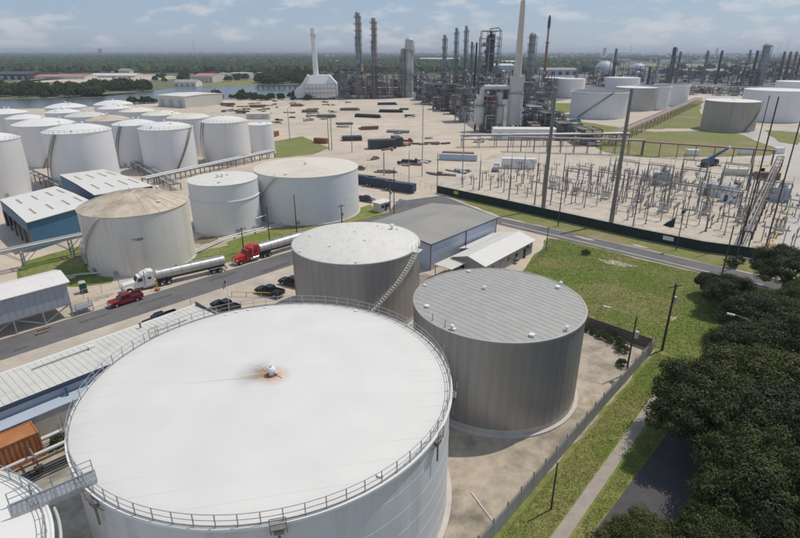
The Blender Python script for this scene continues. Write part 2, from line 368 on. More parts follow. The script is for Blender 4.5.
# ------------------------------------------------------------------ tanks
def cyl_course(Rr, z0, z1, n): return MB().lathe([(Rr - .05, z0), (Rr, z0), (Rr, z1), (Rr - .05, z1)], n)
def tank_stair(t, Rr, h, a0, a1, mat, steps=46, z0=.2, rail=True):
    """stair winding up the outside of the shell"""
    s_ = MB()
    for rr in (Rr + .12, Rr + .92):
        pts = [(rr * math.cos(a0 + (a1 - a0) * i / 24), rr * math.sin(a0 + (a1 - a0) * i / 24), z0 + (h - z0) * i / 24) for i in range(25)]
        for p, q in zip(pts, pts[1:]): s_.bar(p, q, .06, .25)
    st = part('stair', s_, mat, t)
    tr = MB()
    for i in range(steps):
        k = (i + .5) / steps; a = a0 + (a1 - a0) * k; z = z0 + (h - z0) * k; c_, n_ = math.cos(a), math.sin(a)
        tr.obox(((Rr + .52) * c_, (Rr + .52) * n_, z), (c_ * .4, n_ * .4, 0), (-n_ * .14, c_ * .14, 0), (0, 0, .025))
    part('tread', tr, mat, st)
    if rail:
        rl = MB()
        for dz in (.55, 1.05):
            pts = [((Rr + .95) * math.cos(a0 + (a1 - a0) * i / 24), (Rr + .95) * math.sin(a0 + (a1 - a0) * i / 24), z0 + dz + (h - z0) * i / 24) for i in range(25)]
            rl.tube(pts, .035, 5)
        for i in range(0, 25, 2):
            a = a0 + (a1 - a0) * i / 24; z = z0 + (h - z0) * i / 24
            rl.cyl(((Rr + .95) * math.cos(a), (Rr + .95) * math.sin(a), z), ((Rr + .95) * math.cos(a), (Rr + .95) * math.sin(a), z + 1.05), .035, n=5)
        part('handrail', rl, mat, st)
def vent(t, x, y, z, mat='white_paint', s=1.0):
    b = MB().cyl((0, 0, -.25), (0, 0, .7 * s), .22 * s, n=10).lathe([(.0, .95 * s), (.3 * s, .9 * s), (.45 * s, .72 * s), (.45 * s, .6 * s), (.2 * s, .6 * s)], 12)
    return part('roof_vent', b, mat, t, loc=(x, y, z))
def hatch(t, x, y, z, mat='white_paint', s=1.0):
    me = cm('hatch_' + mat, lambda b: b.cyl((0, 0, -.2), (0, 0, .3), .36, n=14).cyl((0, 0, .3), (0, 0, .36), .46, n=14), mat)
    return obj('roof_hatch', me, t, (x, y, z), 0, (s, s, s))
def railing(t, Rr, z, n, mat='steel_rail', a0=0, a1=2 * math.pi, toe=True, r=.03):
    me = cm('rail_post_' + mat, lambda b: b.box(-.035, .035, -.035, .035, 0, 1.1), mat)
    for i in range(n):
        a = a0 + (a1 - a0) * i / n; obj('railing_post', me, t, (Rr * math.cos(a), Rr * math.sin(a), z), a)
    for nm, zz in (('top_rail', 1.1), ('middle_rail', .58)):
        part(nm, MB().ring(Rr, z + zz, r, 120, 6, a0, a1), mat, t)
    if toe: part('toe_board', MB().lathe([(Rr - .01, z + .02), (Rr + .01, z + .02), (Rr + .01, z + .15), (Rr - .01, z + .15)], 120, a0=a0, a1=a1), mat, t)
def roof_profile(kind, Rr, h, rise):
    if kind == 'cone': return [(Rr + .06, h - .02), (Rr + .06, h + .05), (Rr - .02, h + .06), (Rr * .5, h + rise * .5 + .05), (.01, h + rise)]
    pr = [(Rr + .08, h - .05), (Rr + .08, h + .05)]
    for i in range(9):
        k = i / 8; pr.append((max(.01, Rr * math.cos(k * math.pi / 2)), h + .06 + rise * math.sin(k * math.pi / 2)))
    if kind == 'dome':
        pr = pr[:2] + [(max(.01, Rr * (1 - k / 8)), h + .06 + rise * (1 - (1 - k / 8) ** 2)) for k in range(9)]
    return pr
def tank(name, label, x, y, Rr, h, shell='white_shell', roof='white_roof', kind='dome', rise=1.6, n=64, courses=1, stair=None,
         group=None, vents=2, ring=True, seed=0, rail=0, stmat='pipe_light', ribs=0):
    t = thing(name, label, 'tank', (x, y, -.1), 0, group); rr = random.Random(seed + 17)
    for i in range(courses):
        part('shell_course' if courses > 1 else 'shell', cyl_course(Rr - .012 * i, h * i / courses, h * (i + 1) / courses, n), shell, t)
    if kind == 'open':
        part('wind_girder', MB().lathe([(Rr, h - .5), (Rr + .7, h - .45), (Rr + .7, h - .35), (Rr, h - .3)], n), shell, t)
        part('floating_roof', MB().lathe([(Rr - .1, h - 4.6), (Rr - .2, h - 4.3), (Rr - 2, h - 4.3), (Rr - 2.2, h - 4.8), (.01, h - 4.8)], n), 'steel_brown', t)
        part('rim', MB().ring(Rr, h, .12, n), shell, t)
    else:
        part('roof', MB().lathe(roof_profile(kind, Rr, h, rise), n), roof, t)
        for i in range(vents):
            a = rr.uniform(0, 6.28); q = rr.uniform(.1, .85) if i else .02
            z = h + rise * ((1 - q) if kind == 'cone' else (1 - q * q))
            (vent if i % 2 == 0 else hatch)(t, Rr * q * math.cos(a), Rr * q * math.sin(a), z)
        if ribs:
            rb = cm('rib%s%.1f%.1f' % (kind, Rr, rise), lambda b: [b.bar((Rr * (1 - k / 6) + .02, 0, h + .08 + rise * (1 - (1 - k / 6) ** 2)), (max(.3, Rr * (1 - (k + 1) / 6)), 0, h + .08 + rise * (1 - (1 - (k + 1) / 6) ** 2)), .12, .08) for k in range(6)], roof)
            for i in range(ribs): obj('roof_rib', rb, t, (0, 0, 0), 2 * math.pi * i / ribs)
    if ring: part('ring_wall', MB().lathe([(Rr + .35, -.05), (Rr + .35, .22), (Rr + .0, .26)], n), 'ring_concrete', t)
    if stair: tank_stair(t, Rr, h, R(stair[0]), R(stair[1]), stmat)
    if rail: railing(t, Rr - .15, h + .05, rail, toe=False)
    nz = cm('manway', lambda b: b.cyl((-.2, 0, 0), (.25, 0, 0), .38, n=12).cyl((.25, 0, 0), (.32, 0, 0), .5, n=12), 'galv')
    if courses > 1:
        for a in (rr.uniform(3.6, 4.4), rr.uniform(4.6, 5.6)): obj('manway', nz, t, (Rr * math.cos(a), Rr * math.sin(a), 1.0), a)
    return t

# --- the big white tank in front
T1 = (-12.5, 44.2); T1R, T1H = 17.42, 13.1
t1 = thing('storage_tank', 'large white tank with railed roof and rusty central vent, nearest of all', 'tank', (*T1, -.1))
for i in range(6): part('shell_course', cyl_course(T1R - .012 * i, T1H * i / 6, T1H * (i + 1) / 6, 160), 'dull_shell', t1)
rm = bpy.data.materials.new('stained_white_roof'); MATS['stained_white_roof'] = rm; rm.use_nodes = True
def stain_nodes(m):
    t = m.node_tree; N = t.nodes; K = t.links.new; b = N['Principled BSDF']; b.inputs['Roughness'].default_value = .55
    tcn = N.new('ShaderNodeTexCoord')
    def math_(op, a, c=None, d=None):
        n = N.new('ShaderNodeMath'); n.operation = op
        for i, q in enumerate((a, c, d)):
            if q is None: continue
            if isinstance(q, (int, float)): n.inputs[i].default_value = q
            else: K(q, n.inputs[i])
        return n.outputs[0]
    def noise(sc, st=(1, 1, 1), det=6):
        mpn = N.new('ShaderNodeMapping'); mpn.inputs['Scale'].default_value = st; K(tcn.outputs['Object'], mpn.inputs[0])
        n = N.new('ShaderNodeTexNoise'); n.inputs['Scale'].default_value = sc; n.inputs['Detail'].default_value = det; K(mpn.outputs[0], n.inputs['Vector']); return n.outputs[0]
    sx = N.new('ShaderNodeSeparateXYZ'); K(tcn.outputs['Object'], sx.inputs[0])
    X, Y = sx.outputs[0], sx.outputs[1]
    ang = math_('ARCTAN2', Y, X)
    # fan of soot to the left: |angle-pi| small, fading with distance, broken into rays
    rad = math_('SQRT', math_('ADD', math_('MULTIPLY', X, X), math_('MULTIPLY', Y, Y)))
    cmb = N.new('ShaderNodeCombineXYZ'); K(math_('MULTIPLY', math_('ABSOLUTE', ang), 9.0), cmb.inputs[0]); K(math_('MULTIPLY', rad, .25), cmb.inputs[1]); K(Y, cmb.inputs[2])
    rays = N.new('ShaderNodeTexNoise'); rays.inputs['Scale'].default_value = 1.6; rays.inputs['Detail'].default_value = 4; K(cmb.outputs[0], rays.inputs['Vector'])
    left = N.new('ShaderNodeMapRange'); left.inputs[1].default_value = 2.0; left.inputs[2].default_value = 2.7; K(math_('ABSOLUTE', math_('ADD', ang, .25)), left.inputs[0])
    fall = N.new('ShaderNodeMapRange'); fall.inputs[1].default_value = 4.2; fall.inputs[2].default_value = .3; K(rad, fall.inputs[0])
    fan = math_('MULTIPLY', math_('MULTIPLY', left.outputs[0], math_('POWER', fall.outputs[0], 1.5)), math_('MULTIPLY', math_('POWER', rays.outputs[0], 1.1), 3.1))
    near = N.new('ShaderNodeMapRange'); near.inputs[1].default_value = 2.0; near.inputs[2].default_value = .35; K(rad, near.inputs[0])
    rust = math_('MULTIPLY', near.outputs[0], math_('MULTIPLY', noise(1.6), 1.4))
    # one thin rust run towards the left rim
    line = N.new('ShaderNodeMapRange'); line.inputs[1].default_value = .13; line.inputs[2].default_value = .02
    K(math_('ABSOLUTE', math_('ADD', Y, math_('ADD', math_('MULTIPLY', X, -.11), .12))), line.inputs[0])
    lx = N.new('ShaderNodeMapRange'); lx.inputs[1].default_value = -10; lx.inputs[2].default_value = -1; K(X, lx.inputs[0])
    neg = math_('LESS_THAN', X, 0.0)
    run = math_('MULTIPLY', math_('MULTIPLY', line.outputs[0], lx.outputs[0]), math_('MULTIPLY', neg, .75))
    v = N.new('ShaderNodeMapRange'); v.inputs[1].default_value = .3; v.inputs[2].default_value = .7; v.inputs[3].default_value = .95; v.inputs[4].default_value = 1.03; K(noise(.22), v.inputs[0])
    base = N.new('ShaderNodeVectorMath'); base.operation = 'SCALE'; base.inputs[0].default_value = (.715, .69, .64); K(v.outputs[0], base.inputs['Scale'])
    def mixc(fac, prev, col):
        x = N.new('ShaderNodeMix'); x.data_type = 'RGBA'; x.clamp_factor = True; K(fac, x.inputs[0]); K(prev, x.inputs[6]); x.inputs[7].default_value = (*col, 1); return x.outputs[2]
    edge = N.new('ShaderNodeMapRange'); edge.inputs[1].default_value = 15.6; edge.inputs[2].default_value = 17.6; edge.inputs[4].default_value = .6; K(rad, edge.inputs[0])
    grime = math_('MULTIPLY', edge.outputs[0], noise(.8))
    c_ = mixc(grime, base.outputs[0], (.55, .52, .47)); c_ = mixc(fan, c_, (.26, .21, .16)); c_ = mixc(run, c_, (.52, .33, .13)); c_ = mixc(rust, c_, (.46, .20, .06))
    K(c_, b.inputs['Base Color'])
stain_nodes(rm)
part('roof', MB().lathe(roof_profile('cone', T1R, T1H, .8), 160), 'stained_white_roof', t1)
part('roof_angle', MB().lathe([(T1R + .05, T1H - .12), (T1R + .17, T1H - .12), (T1R + .17, T1H + .1), (T1R + .05, T1H + .1)], 160), 'white_paint', t1)
railing(t1, T1R - .08, T1H + .08, 72)
def t1z(x, y): return T1H + .06 + .74 * (1 - math.hypot(x, y) / T1R)
for k in range(-8, 9):                                    # lap seams of the roof plates
    yy = k * 1.95 + .6; lx_ = math.sqrt(max(0, (T1R - .4) ** 2 - yy * yy)); s_ = MB(); n_ = max(2, int(lx_ / 1.5))
    for i in range(-n_, n_): a_, b_ = lx_ * i / n_, lx_ * (i + 1) / n_; s_.bar((a_, yy, t1z(a_, yy) + .004), (b_, yy, t1z(b_, yy) + .004), .035, .012)
    part('weld_seam', s_, 'seam_white', t1, 0, rot=R(12))
part('ring_wall', MB().lathe([(T1R + .55, -.05), (T1R + .55, .25), (T1R + .01, .3)], 160), 'ring_concrete', t1)
v_ = part('roof_vent', MB().cyl((0, 0, -.2), (0, 0, .55), .36, n=16).lathe([(.01, 1.25), (.45, 1.15), (.62, .9), (.62, .75), (.3, .72)], 16).cyl((.2, 0, .4), (.75, 0, .35), .2, n=10).cyl((0, 0, 1.2), (0, 0, 1.6), .16, n=10), 'white_paint', t1, loc=(0, 0, T1H + .8), scale=(.72, .72, .72))
part('flange', MB().cyl((0, 0, 0), (0, 0, .08), .75, n=18), 'rust', v_, loc=(0, 0, -.03))
part('flange', MB().cyl((.75, -.15, .0), (1.5, -.75, -.05), .05, n=6), 'galv_dark', v_)
def on_t1(x, y, z=.1): return Vector(G(x, y, T1H + z)) - Vector(T1)
for (hx, hy, s_) in ((381, 476, 1.1), (362, 306, .9), (236, 311, .8), (248, 308, .8), (265, 306, .7), (226, 315, .7)):
    d = on_t1(hx, hy, 0); q = min(d.length, T1R - .7); d = d.normalized() * q
    hatch(t1, d.x, d.y, T1H + .8 * (1 - q / T1R), s=s_ * .6)
def edge_platform(ang, w_=1.1, d_=.55):
    b = MB().box(-.2, d_, -w_ / 2, w_ / 2, -.1, -.02)
    for y_ in (-w_ / 2, w_ / 2):
        b.bar((d_, y_, -.1), (d_, y_, 1.0), .05)
        b.bar((0, y_, -1.0), (d_, y_, -.1), .06)
    b.bar((d_, -w_ / 2, 1), (d_, w_ / 2, 1), .05).bar((d_, -w_ / 2, .5), (d_, w_ / 2, .5), .05)
    pf = part('edge_platform', b, 'galv_dark', t1, loc=(T1R * math.cos(ang), T1R * math.sin(ang), T1H), rot=ang)
    part('foam_box', MB().cyl((.3, -.35, -.45), (.3, .35, -.45), .22, n=10).cyl((.3, 0, -.9), (.3, 0, -2.4), .09, n=8), 'galv_dark', pf)
for ppx in ((278, 522), (437, 436), (96, 495), (449, 392), (158, 336), (356, 303), (70, 425), (441, 352)):
    d = on_t1(*ppx); edge_platform(math.atan2(d.y, d.x))
nz_ = cm('nozzle', lambda b: b.cyl((0, 0, 0), (.5, 0, 0), .15, n=8).cyl((.45, 0, 0), (.52, 0, 0), .25, n=10), 'galv')
for a in (-30, -60, -95, -130): obj('nozzle', nz_, t1, (T1R * math.cos(R(a)), T1R * math.sin(R(a)), .9), R(a))

# --- neighbouring white tank at the lower left corner
t0 = tank('storage_tank', 'white tank cut off by the lower left corner of the photo', -34.4, 19.5, 12.9, 13.1, n=120, courses=6, kind='cone', rise=.8, vents=3, seed=3)
railing(t0, 12.75, 13.2, 54)
part('roof_edge_pipe', MB().ring(13.05, 13.1, .13, 120, 8), 'white_paint', t0)
part('roof_edge_pipe', MB().ring(13.45, 12.7, .11, 120, 8), 'pipe_light', t0)
# bridge between the two
bA, bB = Vector((-26.9, 28.2)), Vector((-23.5, 31.0)); bd = (bB - bA); bl = bd.length
br = thing('walkway_bridge', 'galvanised walkway bridge linking the two white tank roofs', 'walkway', (*bA, 13.25), math.atan2(bd.y, bd.x))
part('deck', MB().box(-.3, bl + .6, -.65, .65, -.1, -.02), 'galv', br)
part('grating_bar', MB().add([], []) if False else (lambda b: [b.box(-.25 + i * .3, -.22 + i * .3, -.62, .62, -.02, .012) for i in range(int(bl / .3) + 2)] and b)(MB()), 'galv_dark', br)
for y_ in (-.65, .65):
    part('stringer', MB().box(-.3, bl + .6, y_ - .04, y_ + .04, -.38, .1), 'galv', br)
    part('top_rail', MB().cyl((-.3, y_, 1.1), (bl + .6, y_, 1.1), .035, n=6), 'galv', br)
    part('middle_rail', MB().cyl((-.3, y_, .6), (bl + .6, y_, .6), .035, n=6), 'galv', br)
    for k in range(5): obj('railing_post', cm('rail_post_galv', lambda b: b.box(-.035, .035, -.035, .035, 0, 1.1), 'galv'), br, (-.3 + k * (bl + .9) / 4, y_, 0))

# --- grey clad tanks
def clad_tank(label, x, y, Rr, h, npan, roofmat, rows, seed):
    t = thing('storage_tank', label, 'tank', (x, y, -.1)); rr = random.Random(seed)
    part('shell', MB().lathe([(Rr - .12, 0), (Rr - .12, h)], 96), 'ring_concrete', t)
    wd = 2 * math.pi * Rr / npan
    def pan(b):
        for k in range(3):     # three shallow ribs per sheet
            y0 = -wd / 2 + wd * k / 3
            b.box(-.06, 0, y0 + (.006 if k == 0 else 0), y0 + wd / 3 - .045, .95, h); b.box(-.06, .016, y0 + wd / 3 - .045, y0 + wd / 3 - (.006 if k == 2 else 0), .95, h)
    me = cm('cladding_panel%d' % npan, pan, 'alu_panel', 0)
    for i in range(npan):
        a = 2 * math.pi * (i + .5) / npan
        obj('cladding_panel', me, t, ((Rr - rr.uniform(0, .02)) * math.cos(a), (Rr) * math.sin(a), 0), (0, 0, a + rr.uniform(-.012, .012)))
    part('base_ring', MB().lathe([(Rr + .02, 0), (Rr + .02, .95), (Rr - .1, .98)], 96), 'ring_concrete', t)
    part('ring_wall', MB().lathe([(Rr + .5, -.05), (Rr + .5, .25), (Rr, .28)], 96), 'ring_concrete', t)
    part('roof_edge', MB().lathe([(Rr + .02, h - .1), (Rr + .12, h - .1), (Rr + .12, h + .12), (Rr - .15, h + .14)], 96), 'alu_roof', t)
    return t
T3 = (12.82, 62.9); R3, H3 = 11.0, 12.9
t3 = clad_tank('grey metal clad tank with striped panel roof beside the green lawn', *T3, R3, H3, 56, 'alu_roof', 0, 5)
strips = 24; sw = 2 * R3 / strips; sa = R(-46)                      # roof sheets laid in parallel strips
part('roof', MB().lathe([(R3 - .02, H3), (R3 - .05, H3 + .04), (.01, H3 + .32)], 96), 'alu_roof', t3)
for i in range(strips):
    y0 = -R3 + sw * i; ya, yb_ = y0 + .03, y0 + sw - .03
    def lx(y_): return math.sqrt(max(0.05, (R3 - .08) ** 2 - y_ * y_))
    def rz_(x_, y_): return H3 + .10 + .28 * (1 - math.hypot(x_, y_) / R3)
    b = MB(); xs = [-1, -.66, -.33, 0, .33, .66, 1]; vs = []; fs = []
    for k in xs:
        for yy in (ya, yb_):
            X = k * lx(yy); vs.append((X, yy, rz_(X, yy)))
    m_ = len(vs)
    fs = [(2 * j, 2 * j + 2, 2 * j + 3, 2 * j + 1) for j in range(len(xs) - 1)]
    b.add(vs, fs)
    ym = y0
    if abs(ym) < R3 - .3:
        Xs = [k * lx(ym) for k in xs]
        for u_, w_ in zip(Xs, Xs[1:]): b.bar((u_, ym, rz_(u_, ym) + .0), (w_, ym, rz_(w_, ym) + .0), .05, .05)
    part('roof_panel', b, 'alu_roof', t3, 0, rot=sa)
def on_t(c, h, x, y): return Vector(G(x, y, h)) - Vector(c)
for hx, hy, s_ in ((427, 306, 1.0), (532, 335, 1.1), (558, 287, 1.1), (469, 271, .9), (452, 330, .8), (421, 284, .7)):
    d = on_t(T3, H3 + .2, hx, hy); d = d.normalized() * min(d.length, R3 - .6); hatch(t3, d.x, d.y, H3 + .12 + .28 * (1 - d.length / R3), s=s_ * .72)
for hx, hy in ((484, 289), (568, 330), (452, 328), (562, 284)):
    d = on_t(T3, H3 + .2, hx, hy); d = d.normalized() * min(d.length, R3 - .5); vent(t3, d.x, d.y, H3 + .2, s=.6)
for hx, hy in ((435, 320), (446, 327)):
    d = on_t(T3, H3, hx, hy); d = d.normalized() * (R3 - .4); part('roof_pipe', MB().cyl((0, 0, 0), (0, 0, 1.1), .06, n=6), 'galv', t3, loc=(d.x, d.y, H3))
T2 = (-7.5, 86.6); R2, H2 = 10.9, 12.8
t2 = clad_tank('grey metal clad tank with wrinkled white roof and winding stair', *T2, R2, H2, 55, 'wind_roof', 0, 6)
part('roof', MB().lathe([(R2 - .02, H2 + .1), (R2 - .1, H2 + .16), (.01, H2 + .7)], 96), 'wind_roof', t2)
for hx, hy in ((355, 232), (365, 241), (330, 246), (397, 228), (310, 235), (378, 225), (356, 262), (300, 250)):
    d = on_t(T2, H2 + .4, hx, hy); d = d.normalized() * min(d.length, R2 - .5); hatch(t2, d.x, d.y, H2 + .2 + .5 * (1 - d.length / R2), s=.5)
d = on_t(T2, H2, 398, 228); vent(t2, *(d.normalized() * 8.6), H2 + .3)
tank_stair(t2, R2, H2 + .1, R(-103), R(-28), 'cream', 40, .3)
for i, a in enumerate((-30, -22, -14)):
    part('stair_landing_rail', MB().cyl((R2 * math.cos(R(a)), R2 * math.sin(R(a)), H2), (R2 * math.cos(R(a)), R2 * math.sin(R(a)), H2 + 1.15), .045, n=6), 'cream', t2)
part('stair_landing', MB().obox(((R2 + .5) * math.cos(R(-25)), (R2 + .5) * math.sin(R(-25)), H2 + .1), (.6 * math.cos(R(-25)), .6 * math.sin(R(-25)), 0), (.9 * math.sin(R(25)), .9 * math.cos(R(25)), 0), (0, 0, .04)), 'cream', t2)

# --- tanks across the tank road
t4 = tank('storage_tank', 'weathered cream tank with ribbed brown cone roof by parked white tanker', -57.4, 111.8, 10.9, 12.7, 'old_shell', 'old_roof', 'dome', 2.6, 80, 6, stair=(-160, -100), vents=3, seed=8, ribs=28)
part('roof_hatch', MB().box(-.9, .9, -.6, .6, 0, .35), 'old_roof', t4, loc=(-.5, 2.5, 15.1))
# tank number, bent onto the shell
cu = bpy.data.curves.new('number', 'FONT'); cu.body = 'T1009'; cu.size = .8; cu.align_x = 'CENTER'; cu.extrude = .01
tmp = bpy.data.objects.new('number', cu); COL.objects.link(tmp); bpy.context.view_layer.update()
me = bpy.data.meshes.new_from_object(tmp.evaluated_get(bpy.context.evaluated_depsgraph_get())); bpy.data.objects.remove(tmp)
a0 = R(-66)
for v in me.vertices:
    u_, v__, w_ = v.co; a = a0 + u_ / 10.9; q = 10.93 + w_; v.co = (q * math.cos(a), q * math.sin(a), 7.6 + v__)
me.materials.clear(); me.materials.append(MATS['letter_black']); obj('tank_number', me, t4)
t5 = tank('storage_tank', 'small white flat topped tank between cream tank and wide tank', -45.6, 135.8, 8.65, 12.8, 'white_shell', 'wind_roof', 'cone', .5, 72, 5, vents=4, seed=9, rail=0)
part('wind_girder', MB().lathe([(8.6, 8.6), (8.85, 8.62), (8.85, 8.72), (8.6, 8.74)], 72), 'white_shell', t5)
t6 = tank('storage_tank', 'wide white tank with pale tan roof beside small grass patch', -26.4, 150.2, 14.5, 12.9, 'white_shell', 'tan_roof', 'cone', .7, 96, 6, stair=(-170, -112), vents=2, seed=10)

# --- white tank farm at the left
farm = [  # x left, x right, row of edge, row of front rim, height, label, roof
    (40, 112, 130, 133.5, 17.9, 'nearest broad white dome tank of left tank farm, behind blue building', 'white_roof', 6, (-150, -95)),
    (-52, 21, 139, 142, 17.5, 'white tank cut by left photo edge beside blue building', 'white_roof', 6, None),
    (10, 75, 123, 126, 16, 'white tank with outside stair just behind nearest left farm tank', 'white_roof', 1, (-75, -30)),
    (4, 44, 117, 119, 16, 'small white tank second from left edge in farm', 'white_roof', 1, None),
    (-18, 28, 112, 114, 16, 'white tank at left photo edge, hindmost there', 'white_roof', 1, None),
    (44, 87, 106, 108, 16, 'far white tank with bright roof nearest the river, left pair', 'white_roof', 1, None),
    (44, 80, 111, 113, 16, 'white tank half hidden just before the left riverside tank', 'white_roof', 1, None),
    (93, 133, 103, 105, 16, 'far white tank with bright roof nearest the river, right pair', 'white_roof', 1, None),
    (97, 131, 107, 109, 16, 'white tank half hidden just before the right riverside tank', 'white_roof', 1, None),
    (64, 107, 115, 117, 16, 'pale grey roofed tank in middle of left tank farm', 'cream', 1, None),
    (85, 130, 119, 121, 16, 'tank with brown stained roof in middle of left farm', 'old_roof', 1, None),
    (111, 157, 123, 125.6, 16, 'white dome tank left of the twin tank near farm pipes', 'white_roof', 1, (-150, -100)),
    (137, 193, 127, 130, 16, 'broad white dome tank at right front of left farm', 'white_roof', 6, (-60, -10)),
    (118, 155, 110, 112, 16, 'rusty roofed tank, farthest left of three rusty ones', 'rusty_roof', 1, None),
    (141, 181, 113, 115.5, 16, 'rusty roofed tank, middle one of three rusty ones', 'rusty_roof', 1, None),
    (166, 210, 117, 119, 16, 'rusty roofed tank, right one of three rusty ones', 'rusty_roof', 1, None),
    (200, 248, 121, 123, 16.6, 'tall white dome tank with dark side ladder at right farm end', 'white_roof', 5, (-175, -130)),
    (246, 273, 124, 125, 13, 'narrow white flat tank at right end of left farm', 'white_paint', 1, None)]
def az(x, y):
    v = y - 269; return math.atan2(x - 400, FPX * CP - v * SP)
def solve(xl, xr, ye, yf, h):
    a1, a2 = az(xl, ye), az(xr, ye); m_ = (a1 + a2) / 2; k = math.sin((a2 - a1) / 2)
    v = yf - 269; b_, d_ = FPX * CP - v * SP, FPX * SP + v * CP
    d0 = (CAMH - h) / d_ * math.hypot(math.tan(m_) * b_, b_); D = d0 / (1 - k)
    return D * math.sin(m_), D * math.cos(m_), D * k
for i, (xl, xr, ye, yf, h, lab, rf, nc, st) in enumerate(farm):
    x, y, q = solve(xl, xr, ye, yf, h)
    tank('storage_tank', lab, x, y, q, h, 'white_shell_warm' if i % 3 == 1 else 'white_shell', rf, 'dome' if i != 17 else 'cone', q * .19 if i != 17 else .4, 72 if nc > 1 else 56, max(nc, 4), st, vents=3, seed=i * 3, group='white tanks of the left tank farm', stmat='galv_dark', rail=36 if nc > 1 else 0)
right = [(572, 631, 91, 92.5, 17.2, 'white open top tank with black diagonal stair behind the substation', 'white_shell', 'open', (-150, -85), 'steel_dark'),
         (616, 659, 87, 88, 16.9, 'grey tank right behind the open top white tank', 'grey_shell', 'cone', None, None),
         (655, 691, 84, 85, 16.8, 'white tank rightmost in row with the grey tank', 'white_shell', 'open', None, None),
         (635, 672, 86, 86.5, 17.5, 'white open tank behind the grey tank in the row', 'white_shell', 'open', None, None),
         (606, 641, 77, 78, 14, 'far white tank rising behind the open top tank', 'white_shell', 'cone', None, None),
         (543, 566, 77, 78, 16.9, 'narrow white tank by rusty flare stack, left of twins', 'white_shell', 'cone', None, None),
         (558, 586, 78, 79, 17.7, 'white tank by rusty flare stack, right of twins', 'white_shell', 'cone', None, None),
         (705, 762, 101, 102, 16.4, 'brown stained tank with bright white roof on grass', 'brown_shell', 'cone', (-85, -35), 'steel_brown'),
         (744, 815, 89, 91, 19.3, 'broad white tank at right edge behind brown tank', 'white_shell', 'cone', None, None),
         (776, 825, 81, 82, 14, 'farther white tank at right edge above the broad one', 'white_shell', 'cone', (-80, -40), 'steel_brown')]
for i, (xl, xr, ye, yf, h, lab, sh, kd, st, sm) in enumerate(right):
    x, y, q = solve(xl, xr, ye, yf, h)
    tank('storage_tank', lab, x, y, q, h, sh, 'white_paint', kd, .7, 72, 1, st, vents=2, seed=i * 5 + 90, stmat=sm or 'galv')
# ------------------------------------------------------------------ buildings
def rect(o, ang, l, d):                                  # corner, along, to the left
    o = Vector(o); u = Vector((math.cos(ang), math.sin(ang))); v = Vector((-u.y, u.x))
    return o, u, v
def gable(name, label, origin, ang, l, d, he, hr, wall, roof, trim='trim_blue', nseam=0, cat='building', over=.25, open_h=0, z0=-.1, panels=0, roofmat_panels=False):
    """box with a ridge along its length; origin = near right corner, depth goes left"""
    t = thing(name, label, cat, (*origin, z0), ang)
    part('wall', MB().side([(0, 0)] , 0, 0) if False else MB().add(
        [(0, 0, open_h), (l, 0, open_h), (l, d, open_h), (0, d, open_h), (0, 0, he), (l, 0, he), (l, d, he), (0, d, he), (0, d / 2, hr), (l, d / 2, hr)],
        [(0, 1, 5, 4), (2, 3, 7, 6), (3, 0, 4, 8, 7), (1, 2, 6, 9, 5), (0, 3, 2, 1)]), wall, t, 0)
    k = (hr - he) / (d / 2)
    for nm, ya, yb_, za, zb in (('roof', -over, d / 2, he - over * k, hr), ('roof', d + over, d / 2, he - over * k, hr)):
        b = MB()
        b.add([(-over, ya, za + .06), (l + over, ya, za + .06), (l + over, yb_, zb + .06), (-over, yb_, zb + .06),
               (-over, ya, za + .16), (l + over, ya, za + .16), (l + over, yb_, zb + .16), (-over, yb_, zb + .16)],
              [(0, 1, 2, 3), (4, 7, 6, 5), (0, 4, 5, 1), (1, 5, 6, 2), (2, 6, 7, 3), (3, 7, 4, 0)])
        r_ = part(nm, b, roof, t, 0)
        if nseam:
            s_ = MB()
            for i in range(nseam + 1):
                x = -over + .05 + (l + 2 * over - .1) * i / nseam; s_.bar((x, ya, za + .16), (x, yb_, zb + .16), .04, .025)
            part('roof_seam', s_, roof, r_, 0)
    if trim:
        e = MB().bar((-over, -over - .03, he - over * k + .08), (l + over, -over - .03, he - over * k + .08), .1, .28)
        for s_ in (0, l): e.bar((s_, -.04, 0), (s_, -.04, he), .14)
        e.bar((-.04 - over, -over, he - over * k + .1), (-.04 - over, d / 2, hr + .1), .1, .26)
        part('trim', e, trim, t, 0)
    if panels:
        me = cm('siding_%s_%d' % (name, panels), lambda b: b.box(.02, l / panels - .04, -.035, 0, .1 + open_h, he - .1), wall, 0)
        for i in range(panels): obj('siding_panel', me, t, (l * i / panels, 0, 0))
    return t
def door(t, x, y, w_=1.0, h_=2.1, mat='trim_blue', rz=0, name='door'):
    d = part(name, MB().box(0, w_, -.07, 0, 0, h_), mat, t, 0, loc=(x, y, .1), rot=rz)
    part('handle', MB().box(w_ * .85, w_ * .9, -.11, -.07, 1.0, 1.1), 'galv', d)
def window(t, x, y, z, w_=1.2, h_=1.0, rz=0):
    f = part('window', MB().box(-w_ / 2 - .06, w_ / 2 + .06, -.06, 0, -h_ / 2 - .06, h_ / 2 + .06), 'white_paint', t, 0, loc=(x, y, z), rot=rz)
    part('pane', MB().box(-w_ / 2, w_ / 2, -.075, -.061, -h_ / 2, h_ / 2), 'glass_dark', f, 0)

